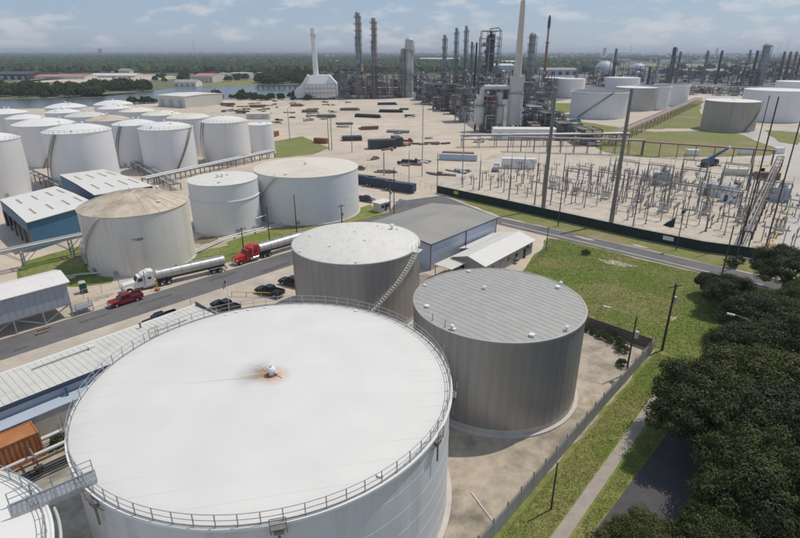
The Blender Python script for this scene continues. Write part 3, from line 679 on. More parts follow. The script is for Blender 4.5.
wh = gable('warehouse', 'large metal warehouse with flat grey roof behind white topped tank', (6.4, 104.6), R(48.5), 25.5, 20, 5.8, 6.9, 'blue_grey_siding', 'roof_grey', 'trim_blue', 0, panels=28)
part('downpipe', MB().bar((12.7, -.1, .1), (12.7, -.1, 5.6), .22), 'trim_blue', wh, 0)
hs = gable('house', 'low grey building with white metal roof beside the lawn', (17.0, 99.4), R(49.5), 20.5, 7.6, 3.2, 4.3, 'stucco', 'roof_white', None, 26, over=.5)
for x in (3, 9.5, 13): window(hs, x, -.01, 1.7, 1.3, 1.0)
door(hs, 16.3, -.01, mat='dark_void'); door(hs, 6.4, -.01, mat='stucco')
for x, z in ((12.2, .5), (17.5, 2.2)):
    part('air_conditioner', MB().box(x, x + .9, -.75, -.02, z, z + .7), 'galv_dark', hs, 0)
for y_ in (2.0, 5.3): window(hs, -.01, y_, 1.8, 1.2, 1.0, R(-90))
part('lean_to_roof', MB().add([(6, 7.7, 3.35), (20.3, 7.7, 3.35), (20.3, 10.4, 2.7), (6, 10.4, 2.7), (6, 7.7, 3.45), (20.3, 7.7, 3.45), (20.3, 10.4, 2.8), (6, 10.4, 2.8)],
     [(0, 1, 2, 3), (4, 7, 6, 5), (0, 4, 5, 1), (1, 5, 6, 2), (2, 6, 7, 3), (3, 7, 4, 0)]), 'roof_white', hs, 0)
part('lean_to_wall', MB().box(6.3, 20, 7.7, 10.0, 0, 2.66), 'stucco', hs, 0)
cy = thing('canopy', 'small cream canopy roof on posts before the low grey building', 'canopy', (*G(451, 275), -.1), R(49))
part('roof', MB().prism([(-3, -2.2), (3, -2.2), (3, 2.2), (-3, 2.2)], 2.7, 2.85), 'cream', cy, 0)
for x in (-2.8, 2.8):
    for y_ in (-2, 2): part('post', MB().bar((x, y_, 0), (x, y_, 2.7), .14), 'galv', cy, 0)
part('bench', MB().box(-2, 2, -.4, .4, .4, .75), 'galv_dark', cy, 0)
gs = thing('guard_shack', 'small pale guard shack with flat green white roof at the junction', 'hut', (*G(382, 210), -.1), R(48))
part('wall', MB().box(-2.2, 2.2, -1.4, 1.4, 0, 2.5), 'cream', gs, 0)
part('roof', MB().box(-2.6, 2.6, -1.8, 1.8, 2.5, 2.8), 'roof_white', gs, 0)
for x in (-1.2, .9): window(gs, x, -1.41, 1.6, 1.1, .9)
door(gs, -.3, -1.41, .8, 2)

# long warehouse by the big tank, lower left
lw = thing('warehouse', 'long low warehouse with ribbed cream roof left of biggest tank', 'building', (-33.2, 78.2, -.1), R(228.5))
LL, DD = 48.0, 9.0
part('wall', MB().box(.2, LL, .3, DD - .3, 0, 4.6), 'blue_grey_siding', lw, 0)
part('door_opening', MB().box(14, 46, DD - .3, DD - .22, .3, 3.9), 'blue_grey_siding', lw, 0)
np_ = 62; pw = LL / np_
pm = cm('warehouse_roof_panel', lambda b: b.add([(0.0, -.3, 4.62), (pw - .03, -.3, 4.62), (pw - .03, DD, 5.3), (0.0, DD, 5.3), (0, -.3, 4.7), (pw - .03, -.3, 4.7), (pw - .03, DD, 5.38), (0, DD, 5.38)],
     [(0, 1, 2, 3), (4, 7, 6, 5), (0, 4, 5, 1), (1, 5, 6, 2), (2, 6, 7, 3), (3, 7, 4, 0)]).bar((pw - .06, -.3, 4.7), (pw - .06, DD, 5.38), .06, .035), 'metal_roof', 0)
for i in range(np_): obj('roof_panel', pm, lw, (i * pw, 0, 0))
part('fascia', MB().box(-.05, LL, DD + .005, DD + .08, 5.0, 5.4).box(-.1, -.03, -.3, DD, 4.6, 5.35), 'trim_blue', lw, 0)
part('eave_gutter', MB().box(-.2, LL, -.75, -.31, 4.45, 4.66), 'roof_white', lw, 0)
part('roof_duct', MB().bar((17, 2.0, 4.98), (24, 2.0, 4.98), .18), 'galv', lw, 0); part('roof_unit', MB().box(16.4, 17.1, 1.8, 2.3, 4.86, 5.35), 'white_paint', lw, 0)
part('roof_duct', MB().bar((4, 4.4, 5.15), (8.5, 4.4, 5.15), .14), 'galv', lw, 0)
for x, y_ in ((9.5, 1.0), (2.6, 7.5), (6, 6.5)): part('roof_vent', MB().cyl((x, y_, 4.8), (x, y_, 5.5), .13, n=8).cyl((x, y_, 5.5), (x, y_, 5.6), .24, n=8), 'galv_dark', lw)
part('lean_to_roof', MB().add([(14, DD, 3.6), (44, DD, 3.6), (44, DD + 1.5, 3.25), (14, DD + 1.5, 3.25), (14, DD, 3.72), (44, DD, 3.72), (44, DD + 1.5, 3.37), (14, DD + 1.5, 3.37)],
     [(0, 1, 2, 3), (4, 7, 6, 5), (0, 4, 5, 1), (1, 5, 6, 2), (2, 6, 7, 3), (3, 7, 4, 0)]), 'blue_grey_siding', lw, 0)
part('lean_to_wall', MB().box(14.1, 44, DD, DD + 1.35, 0, 3.2), 'concrete', lw, 0)
for x in (22.5, 32.0): part('column', MB().bar((x, DD + .3, 0), (x, DD + .3, 4.9), .25), 'blue_siding', lw, 0)

# blue and white sheds at the left edge
def quad_building(label, q, h, wall, roof, seams, open_side=None, name='shed', skylights=None):
    c = Vector((sum(p[0] for p in q) / 4, sum(p[1] for p in q) / 4)); t = thing(name, label, 'building', (*c, -.1))
    P = [Vector(p) - c for p in q]
    for i in range(4):
        a, b = P[i], P[(i + 1) % 4]; zb = h - 2.6 if open_side == i else 0
        part('wall', MB().bar((*a, (zb + h - .06) / 2), (*b, (zb + h - .06) / 2), .12, h - zb - .06), wall, t, 0)
        if open_side == i:
            for k in range(6): p = a.lerp(b, k / 5); part('column', MB().bar((*p, 0), (*p, h - 2.6), .3), 'steel_brown', t, 0)
    m1, m2 = P[0].lerp(P[3], .5), P[1].lerp(P[2], .5); hr = h + .2
    for (a, b, zc) in ((P[0], P[1], 0), (P[3], P[2], 0)):
        oa, ob = a + (a - m1) * .05, b + (b - m2) * .05
        r_ = part('roof', MB().add([(*oa, h), (*ob, h), (*m2, hr), (*m1, hr), (*oa, h + .12), (*ob, h + .12), (*m2, hr + .12), (*m1, hr + .12)],
             [(0, 1, 2, 3), (4, 7, 6, 5), (0, 4, 5, 1), (1, 5, 6, 2), (2, 6, 7, 3), (3, 7, 4, 0)]), roof, t, 0)
        s_ = MB()
        for i in range(seams + 1):
            k = i / seams; p, q_ = oa.lerp(ob, k), m1.lerp(m2, k); s_.bar((*p, h + .12), (*q_, hr + .12), .04, .02)
        part('roof_seam', s_, roof, r_, 0)
        for k in (.2, .45, .7, .9) if skylights else ():
            p, q_ = oa.lerp(ob, k), m1.lerp(m2, k)
            s1, s2 = p.lerp(q_, .35), p.lerp(q_, .75)
            part('skylight', MB().bar((*s1, h + .15 + .35 * .2), (*s2, h + .15 + .75 * .2), .5, .06), 'roof_grey', t, 0)
    return t
quad_building('blue walled open shed with white roof at left photo edge', [G(26, 222, 7), (-78.3, 133), (-98.6, 150.8), (-104.4, 135.7)], 7, 'blue_siding', 'roof_white', 30, 3, skylights=1)
quad_building('smaller blue shed with white roof behind the larger blue shed', [(-82.6, 140.6), (-71.5, 151.5), (-96.5, 173.5), (-106, 165)], 7.2, 'blue_siding', 'roof_white', 26, None, skylights=1)
# loading shed on steel legs by the road
ls = thing('loading_shed', 'grey loading shed on braced steel legs beside the road', 'shed', (-57.2, 83.6, -.1), R(227))
part('siding', MB().box(0, 30, -.06, .06, 2.6, 6.6).box(0, 30, -7.1, -6.98, 2.6, 6.6).add([(0, .06, 2.6), (0, -7.1, 2.6), (0, -7.1, 6.6), (0, -3.5, 7.5), (0, .06, 6.6)], [(0, 1, 2, 3, 4)]), 'grey_siding', ls, 0)
sp = cm('shed_siding_panel', lambda b: b.box(.03, .97, .065, .1, 2.62, 6.55), 'grey_siding', 0)
for i in range(30): obj('siding_panel', sp, ls, (i, 0, 0))
for ya, za, yb_, zb in ((.5, 6.45, -3.5, 7.45), (-7.5, 6.45, -3.5, 7.45)):
    b = MB().bar((-.4, ya, za), (-.4, yb_, zb), .001); b = MB()
    b.add([(-.5, ya, za), (30.5, ya, za), (30.5, yb_, zb), (-.5, yb_, zb), (-.5, ya, za + .12), (30.5, ya, za + .12), (30.5, yb_, zb + .12), (-.5, yb_, zb + .12)],
          [(0, 1, 2, 3), (4, 7, 6, 5), (0, 4, 5, 1), (1, 5, 6, 2), (2, 6, 7, 3), (3, 7, 4, 0)])
    r_ = part('roof', b, 'roof_white', ls, 0); s_ = MB()
    for i in range(32): s_.bar((i - .5, ya, za + .12), (i - .5, yb_, zb + .12), .04, .02)
    part('roof_seam', s_, 'roof_white', r_, 0)
for i in range(8):
    x = i * 4.2 + .2
    part('leg', MB().bar((x, 0, 0), (x, 0, 2.65), .26), 'galv', ls, 0); part('leg', MB().bar((x, -7, 0), (x, -7, 2.65), .26), 'galv', ls, 0)
    if i < 7: part('brace', MB().bar((x, 0, .2 if i % 2 else 2.5), (x + 4.2, 0, 2.5 if i % 2 else .2), .14), 'galv', ls, 0)
part('tie_beam', MB().bar((0, 0, 2.5), (30, 0, 2.5), .25), 'galv', ls, 0)
part('loading_platform', MB().box(-3.2, -.2, -1.6, .4, 1.0, 1.15), 'galv', ls, 0)
for x, y_ in ((-3.1, .3), (-.4, .3), (-3.1, -1.5)): part('platform_post', MB().bar((x, y_, 0), (x, y_, 2.1), .1), 'galv', ls, 0)
part('platform_rail', MB().bar((-3.1, .3, 2.1), (-.4, .3, 2.1), .07).bar((-3.1, .3, 1.6), (-.4, .3, 1.6), .07).bar((-3.1, .3, 0), (-.4, .3, 1.1), .09), 'galv', ls, 0)
for i in range(2):
    b = thing('concrete_block', ('dark concrete wheel block on the roadside sand, nearer the shed', 'dark concrete wheel block on the roadside sand, nearer the road')[i], 'block', (*G(44 - 2 * i, 329 + 4 * i), -.1), R(46))
    part('block', MB().box(-.9, .9, -.25, .25, 0, .3), 'brown_mat', b, 0); part('lifting_eye', MB().box(-.08, .08, -.03, .03, .3, .42), 'galv', b, 0)

# container and pipes, lower left
ct = thing('shipping_container', 'rust orange shipping container beside the long warehouse', 'container', (-42.9, 50.6, -.1), R(227.5)); ct.scale = (1.15, 1.15, 1.28)
part('body', MB().box(.04, 12.15, .06, 2.36, .1, 2.55), 'rust_orange', ct, 0)
crm = cm('corrugation', lambda b: b.box(0, .235, -.03, .03, .12, 2.5), 'rust_orange', 0)
for i in range(28):
    for y_ in (2.39, .03): obj('corrugation', crm, ct, (.1 + i * 12.0 / 28, y_, 0))
part('frame', MB().bar((0, 2.4, .08), (12.2, 2.4, .08), .16).bar((0, 2.4, 2.56), (12.2, 2.4, 2.56), .12).bar((0, 0, 2.56), (12.2, 0, 2.56), .12).bar((0, 2.4, 0), (0, 2.4, 2.6), .16).bar((0, 0, 0), (0, 0, 2.6), .16).bar((0, 0, .08), (0, 2.4, .08), .16).bar((0, 0, 2.56), (0, 2.4, 2.56), .12), 'rust_orange', ct, 0)
for y_ in (.1, 1.24):
    dd = part('door', MB().box(-.05, .035, y_, y_ + 1.06, .2, 2.45), 'rust_orange', ct, 0)
    for k in (.25, .75): part('lock_rod', MB().cyl((-.08, y_ + k, .2), (-.08, y_ + k, 2.45), .02, n=6), 'galv', dd)
def pipe_run(name, label, pts, r, mat, supports=0, z=.6, smat='concrete', n=10, group=None):
    o = Vector((pts[0][0], pts[0][1], 0)); t = thing(name, label, 'pipe', (o.x, o.y, -.1), 0, group)
    P = [Vector((p[0], p[1], (p[2] if len(p) > 2 else z))) - o for p in pts]
    part('pipe', MB().tube(P, r, n), mat, t)
    for a, b in zip(P, P[1:]):
        L_ = (b - a).length
        for k in range(int(L_ / supports) if supports else 0):
            p = a.lerp(b, (k + .5) / int(L_ / supports)); part('pipe_support', MB().box(p.x - .2, p.x + .2, p.y - .2, p.y + .2, 0, p.z - r * .8), smat, t, 0)
    return t
def off(p, k, l=0): return (p[0] + BX.x * k + AX.x * l, p[1] + BX.y * k + AX.y * l)
pb = (-36, 54.5)
for k, r_, mt, z_, lab in ((-1.6, .28, 'pipe_light', .9, 'thick pale pipe beside the orange container'), (-.7, .13, 'pipe_grey', .7, 'thin grey pipe next to the thick pale pipe'),
                       (-.25, .13, 'pipe_grey', .7, 'thin grey pipe second from the thick pale pipe'), (.3, .13, 'pipe_black', .7, 'thin dark pipe in middle of the pipe bundle'),
                       (1.2, .22, 'pipe_light', 1.1, 'pale pipe nearest the walkway bridge'), (2.9, .12, 'pipe_black', .5, 'black pipe, first of four by big tank'),
                       (3.35, .12, 'pipe_black', .5, 'black pipe, second of four by big tank'), (3.8, .12, 'pipe_black', .5, 'black pipe, third of four by big tank'), (4.25, .12, 'pipe_black', .5, 'black pipe, fourth of four nearest big tank')):
    pipe_run('ground_pipe', lab, [off(pb, k, -34), off(pb, k, 12)], r_, mt, 6, z_)
rk = thing('pipe_stand', 'rusty pipe stand crossing the black pipes beside walkway bridge', 'pipe stand', (*G(38, 470), -.1), th)
for y_ in (-1.2, 1.4): part('leg', MB().bar((0, y_, 0), (0, y_, 2.4), .2), 'rust', rk, 0)
part('beam', MB().bar((0, -1.5, 2.3), (0, 1.7, 2.3), .2), 'steel_brown', rk, 0); part('valve', MB().cyl((-.4, -1.2, 1.2), (.4, -1.2, 1.2), .3, n=10).cyl((0, -1.2, 1.2), (0, -1.2, 2.0), .08, n=6), 'pipe_black', rk)
pipe_run('fallen_pole', 'pale pole lying on the dirt beside the biggest tank', [(*G(471, 492), .08), (*G(495, 524), .08)], .09, 'cream')

# left side pipe ways and racks
def pipe_rack(label, p0, p1, h, width, bays, pipes, smat='steel_grey', levels=1, truss=False, walk=False):
    p0, p1 = Vector(p0), Vector(p1); d = p1 - p0; l = d.length; t = thing('pipe_rack', label, 'pipe rack', (*p0, -.1), math.atan2(d.y, d.x))
    bent = MB()
    for y_ in (-width / 2, width / 2): bent.bar((0, y_, 0), (0, y_, h), .28)
    for k in range(levels): bent.bar((0, -width / 2, h - k * 2.2 - .12), (0, width / 2, h - k * 2.2 - .12), .24)
    if truss: bent.bar((0, -width / 2, h * .35), (0, width / 2, h - .3), .12)
    me = bent.mesh('rack_bent', smat, 0)
    for i in range(bays + 1): obj('bent', me, t, (l * i / bays, 0, 0))
    for y_ in (-width / 2, width / 2):
        b = MB().bar((0, y_, h - .1), (l, y_, h - .1), .14, .26)
        if truss:
            for i in range(bays):
                x0, x1 = l * i / bays, l * (i + 1) / bays
                b.bar((x0, y_, h * .3), (x0 + (x1 - x0) * .35, y_, h - .2), .12).bar((x1, y_, h * .3), (x1 - (x1 - x0) * .35, y_, h - .2), .12)
        part('girder', b, smat, t, 0)
    for i, (fy, r_, mt, lev) in enumerate(pipes):
        part('pipe', MB().cyl((-.6, fy * width / 2, h - lev * 2.2 + r_), (l + .6, fy * width / 2, h - lev * 2.2 + r_), r_, n=10), mt, t)
    return t
pipe_rack('steel pipe rack on braced legs before the blue shed', (-106, 79.0), (-67.5, 119.5), 4.6, 2.6, 6, [(-.7, .2, 'pipe_grey', 0), (-.1, .16, 'pipe_light', 0), (.5, .22, 'pipe_grey', 0)], 'galv', 2, True)
pipe_run('ground_pipe', 'silvery pipe along the grass below weathered cream tank', [(*G(62, 279), .5), (*G(82, 276), .5), (*G(128, 273), .5), (*G(160, 269), .5)], .22, 'stainless', 5)
for i in range(2): pipe_run('ground_pipe', ('white pipe sloping past red truck, upper of two', 'white pipe sloping past red truck, lower of two')[i], [(*G(176 - i, 262 + i * 2), .5), (*G(224, 239 + i * 2), .5), (*G(284, 224 + i * 2), .5)], .17, 'pipe_light', 5)
pipe_run('ground_pipe', 'white pipe rising beside the small flat topped tank', [(*G(257, 230), .5), (*G(257, 230), 3.2), (*G(268, 226), 3.2), (*G(268, 226), .5)], .15, 'pipe_light')
pipe_rack('low pipe rack of pale pipes running behind the flat topped tank', G(128, 162), G(176, 190), 2.2, 3.4, 8, [(-.8, .2, 'pipe_light', 0), (-.3, .16, 'pipe_grey', 0), (.2, .2, 'pipe_grey', 0), (.7, .25, 'pipe_light', 0)])
pipe_rack('long pale pipeway in front of the right farm tanks', G(146, 186), G(272, 157), 2.6, 3.0, 14, [(-.75, .3, 'pipe_light', 0), (-.1, .2, 'pipe_grey', 0), (.55, .36, 'pipe_light', 0)])
pipe_rack('pipe rack crossing behind the blue sheds', G(30, 176), G(62, 192), 2.4, 2.6, 6, [(-.5, .18, 'pipe_light', 0), (.3, .2, 'pipe_grey', 0)])
rr = random.Random(31)
for i in range(5):
    x, y_ = G(52 + i * 5, 278 + (i * 3) % 5)
    t = thing('pipe_valve', ('first', 'second', 'third', 'fourth', 'fifth')[i] + ' pipe valve from left in the tangle behind loading shed', 'valve', (x, y_, -.1), rr.uniform(0, 3), 'pipe tangle valves')
    part('body', MB().cyl((-.7, 0, .6), (.7, 0, .6), .16, n=8).cyl((-.1, 0, .6), (.1, 0, .6), .32, n=10), rr.choice(['pipe_light', 'rust', 'pipe_grey']), t); part('hand_wheel', MB().cyl((0, 0, .6), (0, 0, 1.3), .05, n=6).ring(.22, 1.3, .03, 12, 5), 'steel_brown', t)

# portable toilet
pt = thing('portable_toilet', 'dark green portable toilet standing on roadside sand', 'portable toilet', (*G(84, 292), -.1), R(40))
part('cabin', MB().box(-.58, .58, -.58, .58, .05, 2.1), 'green_plastic', pt, 0); part('roof', MB().add([(-.64, -.64, 2.1), (.64, -.64, 2.1), (.64, .64, 2.1), (-.64, .64, 2.1), (-.4, -.4, 2.35), (.4, -.4, 2.35), (.4, .4, 2.35), (-.4, .4, 2.35)], [(0, 1, 5, 4), (1, 2, 6, 5), (2, 3, 7, 6), (3, 0, 4, 7), (4, 5, 6, 7), (0, 3, 2, 1)]), 'porcelain', pt, 0)
dd = part('door', MB().box(-.42, .42, -.63, -.58, .15, 1.98), 'green_plastic', pt, 0); part('vent_pipe', MB().cyl((.4, .4, 2.1), (.4, .4, 2.7), .05, n=6), 'pipe_black', pt)
part('handle', MB().box(.3, .36, -.68, -.63, .95, 1.15), 'galv', dd); part('skid', MB().box(-.7, .7, -.7, -.5, 0, .06).box(-.7, .7, .5, .7, 0, .06), 'wood_pole', pt, 0)

# ------------------------------------------------------------------ vehicles (local +X is forward)
def wheel(parent, x, y, r=.38, w_=.26, key='car'):
    ty = obj('wheel', cm('tyre_' + key, lambda b: b.lathe([(r * .58, -w_ / 2), (r * .95, -w_ / 2), (r, -w_ * .35), (r, w_ * .35), (r * .95, w_ / 2), (r * .58, w_ / 2)], 18), 'rubber'), parent, (x, y, r), (math.pi / 2, 0, 0))
    obj('rim', cm('rim_' + key, lambda b: b.lathe([(r * .6, -w_ * .4), (r * .5, -w_ * .3), (.01, -w_ * .36)], 14).lathe([(r * .6, w_ * .4), (r * .5, w_ * .3), (.01, w_ * .36)], 14), 'chrome'), ty)
def pickup(label, pos, heading, paint, group=None, name='pickup_truck'):
    t = thing(name, label, 'pickup', (*pos, -.04), heading, group)
    # body runs x from -2.95 (tail) to 2.95 (nose)
    lower = [(-2.95, .55), (-2.9, 1.08), (1.35, 1.1), (2.75, 1.02), (2.95, .8), (2.92, .45), (2.35, .42), (2.3, .72), (2.05, .86), (1.75, .86), (1.5, .72), (1.45, .42), (-1.3, .42), (-1.35, .72), (-1.6, .86), (-1.9, .86), (-2.15, .72), (-2.2, .45)]
    part('body', MB().side(lower, -.98, .98, lambda z: .05 if z > .95 else .0), paint, t, 20)
    part('cabin', MB().side([(-.95, 1.08), (-.8, 1.78), (-.65, 1.86), (.45, 1.86), (.6, 1.8), (1.35, 1.1)], -.93, .93, lambda z: .22 * (z - 1.08) / .8), paint, t, 20)
    part('bed_floor', MB().box(-2.8, -1.0, -.75, .75, 1.085, 1.1), 'rubber', t, 0)
    for y_ in (-.9, .9): part('bed_side', MB().box(-2.93, -.95, y_ - .08, y_ + .08, 1.05, 1.32), paint, t, 0)
    part('tailgate', MB().box(-2.96, -2.86, -.9, .9, .8, 1.32), paint, t, 0)
    part('windscreen', MB().add([(1.30, -.80, 1.17), (1.30, .80, 1.17), (.64, .72, 1.80), (.64, -.72, 1.80)], [(0, 1, 2, 3)]), 'glass_dark', t, 0, loc=(.03, 0, .02))
    for s_ in (-1, 1):
        for x0, x1, u0, u1 in ((.2, 1.05, .22, .5), (-.75, .1, -.68, .1)):
            part('side_window', MB().add([(x0, s_ * .945, 1.16), (x1, s_ * .945, 1.16), (u1, s_ * .80, 1.74), (u0, s_ * .80, 1.74)], [(0, 1, 2, 3)]), 'glass_dark', t, 0, loc=(0, s_ * .0, 0))
        part('headlight', MB().box(2.72, 2.93, s_ * .82 - .12, s_ * .82 + .12, .78, .98), 'lamp_glass', t, 0)
        part('tail_light', MB().box(-2.98, -2.9, s_ * .88 - .08, s_ * .88 + .08, .85, 1.2), 'tail_red', t, 0)
        part('mirror', MB().box(.95, 1.12, s_ * 1.1 - .1, s_ * 1.1 + .1, 1.12, 1.35), paint, t, 0)
        wheel(t, 1.9, s_ * .84); wheel(t, -1.75, s_ * .84)
    part('rear_window', MB().add([(-.93, -.75, 1.2), (-.93, .75, 1.2), (-.82, .68, 1.7), (-.82, -.68, 1.7)], [(0, 1, 2, 3)]), 'glass_dark', t, 0, loc=(-.02, 0, 0))
    part('grille', MB().box(2.9, 2.98, -.62, .62, .62, .96), 'chrome', t, 0); part('bumper', MB().box(2.85, 3.05, -.95, .95, .4, .58).box(-3.05, -2.9, -.9, .9, .45, .62), 'chrome', t, 0)
    return t
hd = R(226.5)
pickup('maroon crew cab pickup parked on the road shoulder', G(126, 302.5), hd, 'maroon_paint')
pickup('black pickup parked near flag pole behind railing of biggest tank', G(226, 309), R(150), 'black_paint', 'black pickups by the grey tank')
pickup('black pickup in middle of the three by the grey tank', G(270, 294), R(152), 'black_paint', 'black pickups by the grey tank')
pickup('black pickup half hidden behind the white topped grey tank', G(293, 285), R(152), 'black_paint', 'black pickups by the grey tank')
pickup('black pickup standing behind the long warehouse roof', G(161, 322.5), R(226), 'black_paint')
pickup('navy pickup parked beside wide tank near guard shack', G(366, 201), R(-30), 'navy_paint')

def semi(label, front, rear, paint, tank_mat, group='tanker trucks at the roadside'):
    f, r_ = Vector(front), Vector(rear); d = (f - r_).normalized(); t = thing('tanker_truck', label, 'truck', (*(f + r_) / 2, -.05), math.atan2(d.y, d.x), group)
    x0 = (f - r_).length / 2                      # nose
    h_ = part('hood', MB().side([(x0 - 2.5, .75), (x0 - 2.5, 1.95), (x0 - .35, 1.75), (x0 - .1, 1.55), (x0 - .1, .75), (x0 - .55, .75), (x0 - .7, 1.15), (x0 - 1.5, 1.15), (x0 - 1.65, .75)], -1.0, 1.0, lambda z: .12 if z > 1.4 else 0), paint, t, 20)
    part('grille', MB().box(x0 - .12, x0 - .02, -.5, .5, .85, 1.6), 'chrome', h_, 0)
    part('bumper', MB().box(x0 - .2, x0 + .1, -1.15, 1.15, .4, .75), 'chrome', t, 0)
    c_ = part('cab', MB().side([(x0 - 4.0, .8), (x0 - 4.0, 2.95), (x0 - 2.95, 2.85), (x0 - 2.5, 1.95), (x0 - 2.5, .8)], -1.12, 1.12, lambda z: .1 if z > 2.4 else 0), paint, t, 20)
    part('sleeper', MB().side([(x0 - 5.9, .8), (x0 - 5.9, 3.45), (x0 - 5.0, 3.6), (x0 - 3.6, 3.1), (x0 - 3.95, 2.9), (x0 - 4.02, .8)], -1.15, 1.15, lambda z: .12 if z > 3.0 else 0), paint, t, 20)
    part('windscreen', MB().add([(x0 - 2.5, -.95, 2.03), (x0 - 2.5, .95, 2.03), (x0 - 2.88, .88, 2.74), (x0 - 2.88, -.88, 2.74)], [(0, 1, 2, 3)]), 'glass_dark', c_, 0, loc=(.03, 0, .02))
    for s_ in (-1, 1):
        part('side_window', MB().add([(x0 - 3.7, s_ * 1.145, 1.95), (x0 - 2.75, s_ * 1.145, 1.95), (x0 - 3.0, s_ * 1.08, 2.6), (x0 - 3.7, s_ * 1.08, 2.6)], [(0, 1, 2, 3)]), 'glass_dark', c_, 0)
        part('sleeper_window', MB().box(x0 - 5.3, x0 - 4.7, s_ * 1.16 - .01, s_ * 1.16 + .01, 2.1, 2.5), 'glass_dark', t, 0)
        part('exhaust_stack', MB().cyl((x0 - 4.1, s_ * 1.2, 1.0), (x0 - 4.1, s_ * 1.2, 3.9), .09, n=8), 'chrome', t)
        part('fuel_tank', MB().cyl((x0 - 5.6, s_ * .95, .75), (x0 - 3.6, s_ * .95, .75), .32, n=14), 'chrome', t)
        part('headlight', MB().box(x0 - .4, x0 - .1, s_ * .95 - .15, s_ * .95 + .15, 1.0, 1.25), 'lamp_glass', t, 0)
        part('fender', MB().side([(x0 - .3, .6), (x0 - .4, 1.05), (x0 - .8, 1.22), (x0 - 1.5, 1.22), (x0 - 1.9, .95), (x0 - 2.0, .6), (x0 - 1.8, .6), (x0 - 1.5, 1.1), (x0 - .8, 1.1), (x0 - .5, .6)], s_ * 1.05 - .16, s_ * 1.05 + .16), paint, t, 20)
        for x in (x0 - 1.15, x0 - 7.1, x0 - 8.4, -x0 + 2.9, -x0 + 1.6): wheel(t, x, s_ * .95, .5, .42, 'truck')
    part('chassis', MB().box(x0 - 9.2, x0 - 2, -.45, .45, .7, .95), 'steel_dark', t, 0)
    xa, xb = -x0 + .3, x0 - 6.4
    tk = part('trailer_tank', MB().cyl((xa, 0, 2.25), (xb, 0, 2.25), .98, n=28).cyl((xa - .18, 0, 2.25), (xa, 0, 2.25), .8, .98, n=28).cyl((xb, 0, 2.25), (xb + .18, 0, 2.25), .98, .8, n=28), tank_mat, t)
    bandm = cm('tank_band_' + tank_mat, lambda b: b.cyl((-.05, 0, 2.25), (.05, 0, 2.25), 1.02, n=28), 'galv')
    for k in range(7): obj('band', bandm, tk, (xa + (xb - xa) * (k + .5) / 7, 0, 0))
    part('top_walkway', MB().box(xa + .5, xb - .5, -.3, .3, 3.22, 3.28), 'galv', tk, 0)
    for k in (.3, .5, .7): part('hatch', MB().cyl((xa + (xb - xa) * k, 0, 3.2), (xa + (xb - xa) * k, 0, 3.45), .28, n=12), 'chrome', tk)
    part('trailer_frame', MB().box(xa, xb, -.5, .5, 1.0, 1.32).box(-x0 + .9, -x0 + 3.7, -.6, .6, .75, 1.05), 'steel_dark', t, 0)
    for s_ in (-1, 1):
        part('landing_leg', MB().bar((xb - 2.6, s_ * .6, .15), (xb - 2.6, s_ * .6, 1.1), .12), 'steel_dark', t, 0)
        part('mud_guard', MB().box(-x0 + .8, -x0 + 3.7, s_ * .95 - .24, s_ * .95 + .24, 1.07, 1.12), 'galv', t, 0)
    part('rear_bumper', MB().box(-x0 + .05, -x0 + .2, -1.1, 1.1, .45, .65), 'galv', t, 0); part('rear_light', MB().box(-x0 + .02, -x0 + .06, -1.0, 1.0, .75, .85), 'tail_red', t, 0)
    return t
semi('white semi truck with silver tank trailer beside cream tank', G(122.5, 293), G(226, 269), 'white_paint', 'stainless')
f2 = Vector(G(234, 265)); semi('red semi truck with silver tank trailer on the road', f2, f2 + AX * 19.5, 'red_paint', 'stainless')
bl_ = thing('bollard', 'yellow guard post with orange base beside white truck cab', 'bollard', (*G(157.5, 290), -.05))
part('post', MB().cyl((0, 0, 0), (0, 0, 2.2), .14, n=12).lathe([(.14, 2.2), (.1, 2.28), (.01, 2.3)], 12), 'yellow_paint', bl_); part('base', MB().box(-.4, .4, -.4, .4, 0, .35), 'rust_orange', bl_, 0)
yb = thing('pipe_barrier', 'yellow pipe barrier in front of the black pickups', 'barrier', (*G(232, 296), -.1), math.atan2(G(276, 297)[1] - G(232, 296)[1], G(276, 297)[0] - G(232, 296)[0]))
bw = (Vector(G(276, 297)) - Vector(G(232, 296))).length
part('rail', MB().cyl((0, 0, .95), (bw, 0, .95), .07, n=8), 'yellow_paint', yb)
for k in range(4): part('post', MB().cyl((bw * k / 3, 0, 0), (bw * k / 3, 0, 1.0), .08, n=8), 'yellow_paint', yb)
fp = thing('flag_pole', 'slim flag pole with drooping striped flag by black pickup', 'flag pole', (*G(230, 311), -.1))
part('pole', MB().cyl((0, 0, 0), (0, 0, 6.4), .06, .035, n=8), 'white_paint', fp); part('finial', MB().lathe([(.01, 6.5), (.08, 6.45), (.08, 6.4), (.01, 6.35)], 8), 'yellow_paint', fp)
fb = MB()
for i in range(11):
    x = -.05 - .12 * i; z1 = 6.2 - .0 * i - .09 * i * (1 + .03 * i)
    fb.add([(x, .1 * math.sin(i * 1.3), z1), (x, .12 * math.sin(i * 1.3 + .5), z1 - 1.7)], [])
fb.f = [(2 * i, 2 * i + 1, 2 * i + 3, 2 * i + 2) for i in range(10)]
fm = bpy.data.materials.new('flag_stripes'); MATS['flag_stripes'] = fm; fm.use_nodes = True
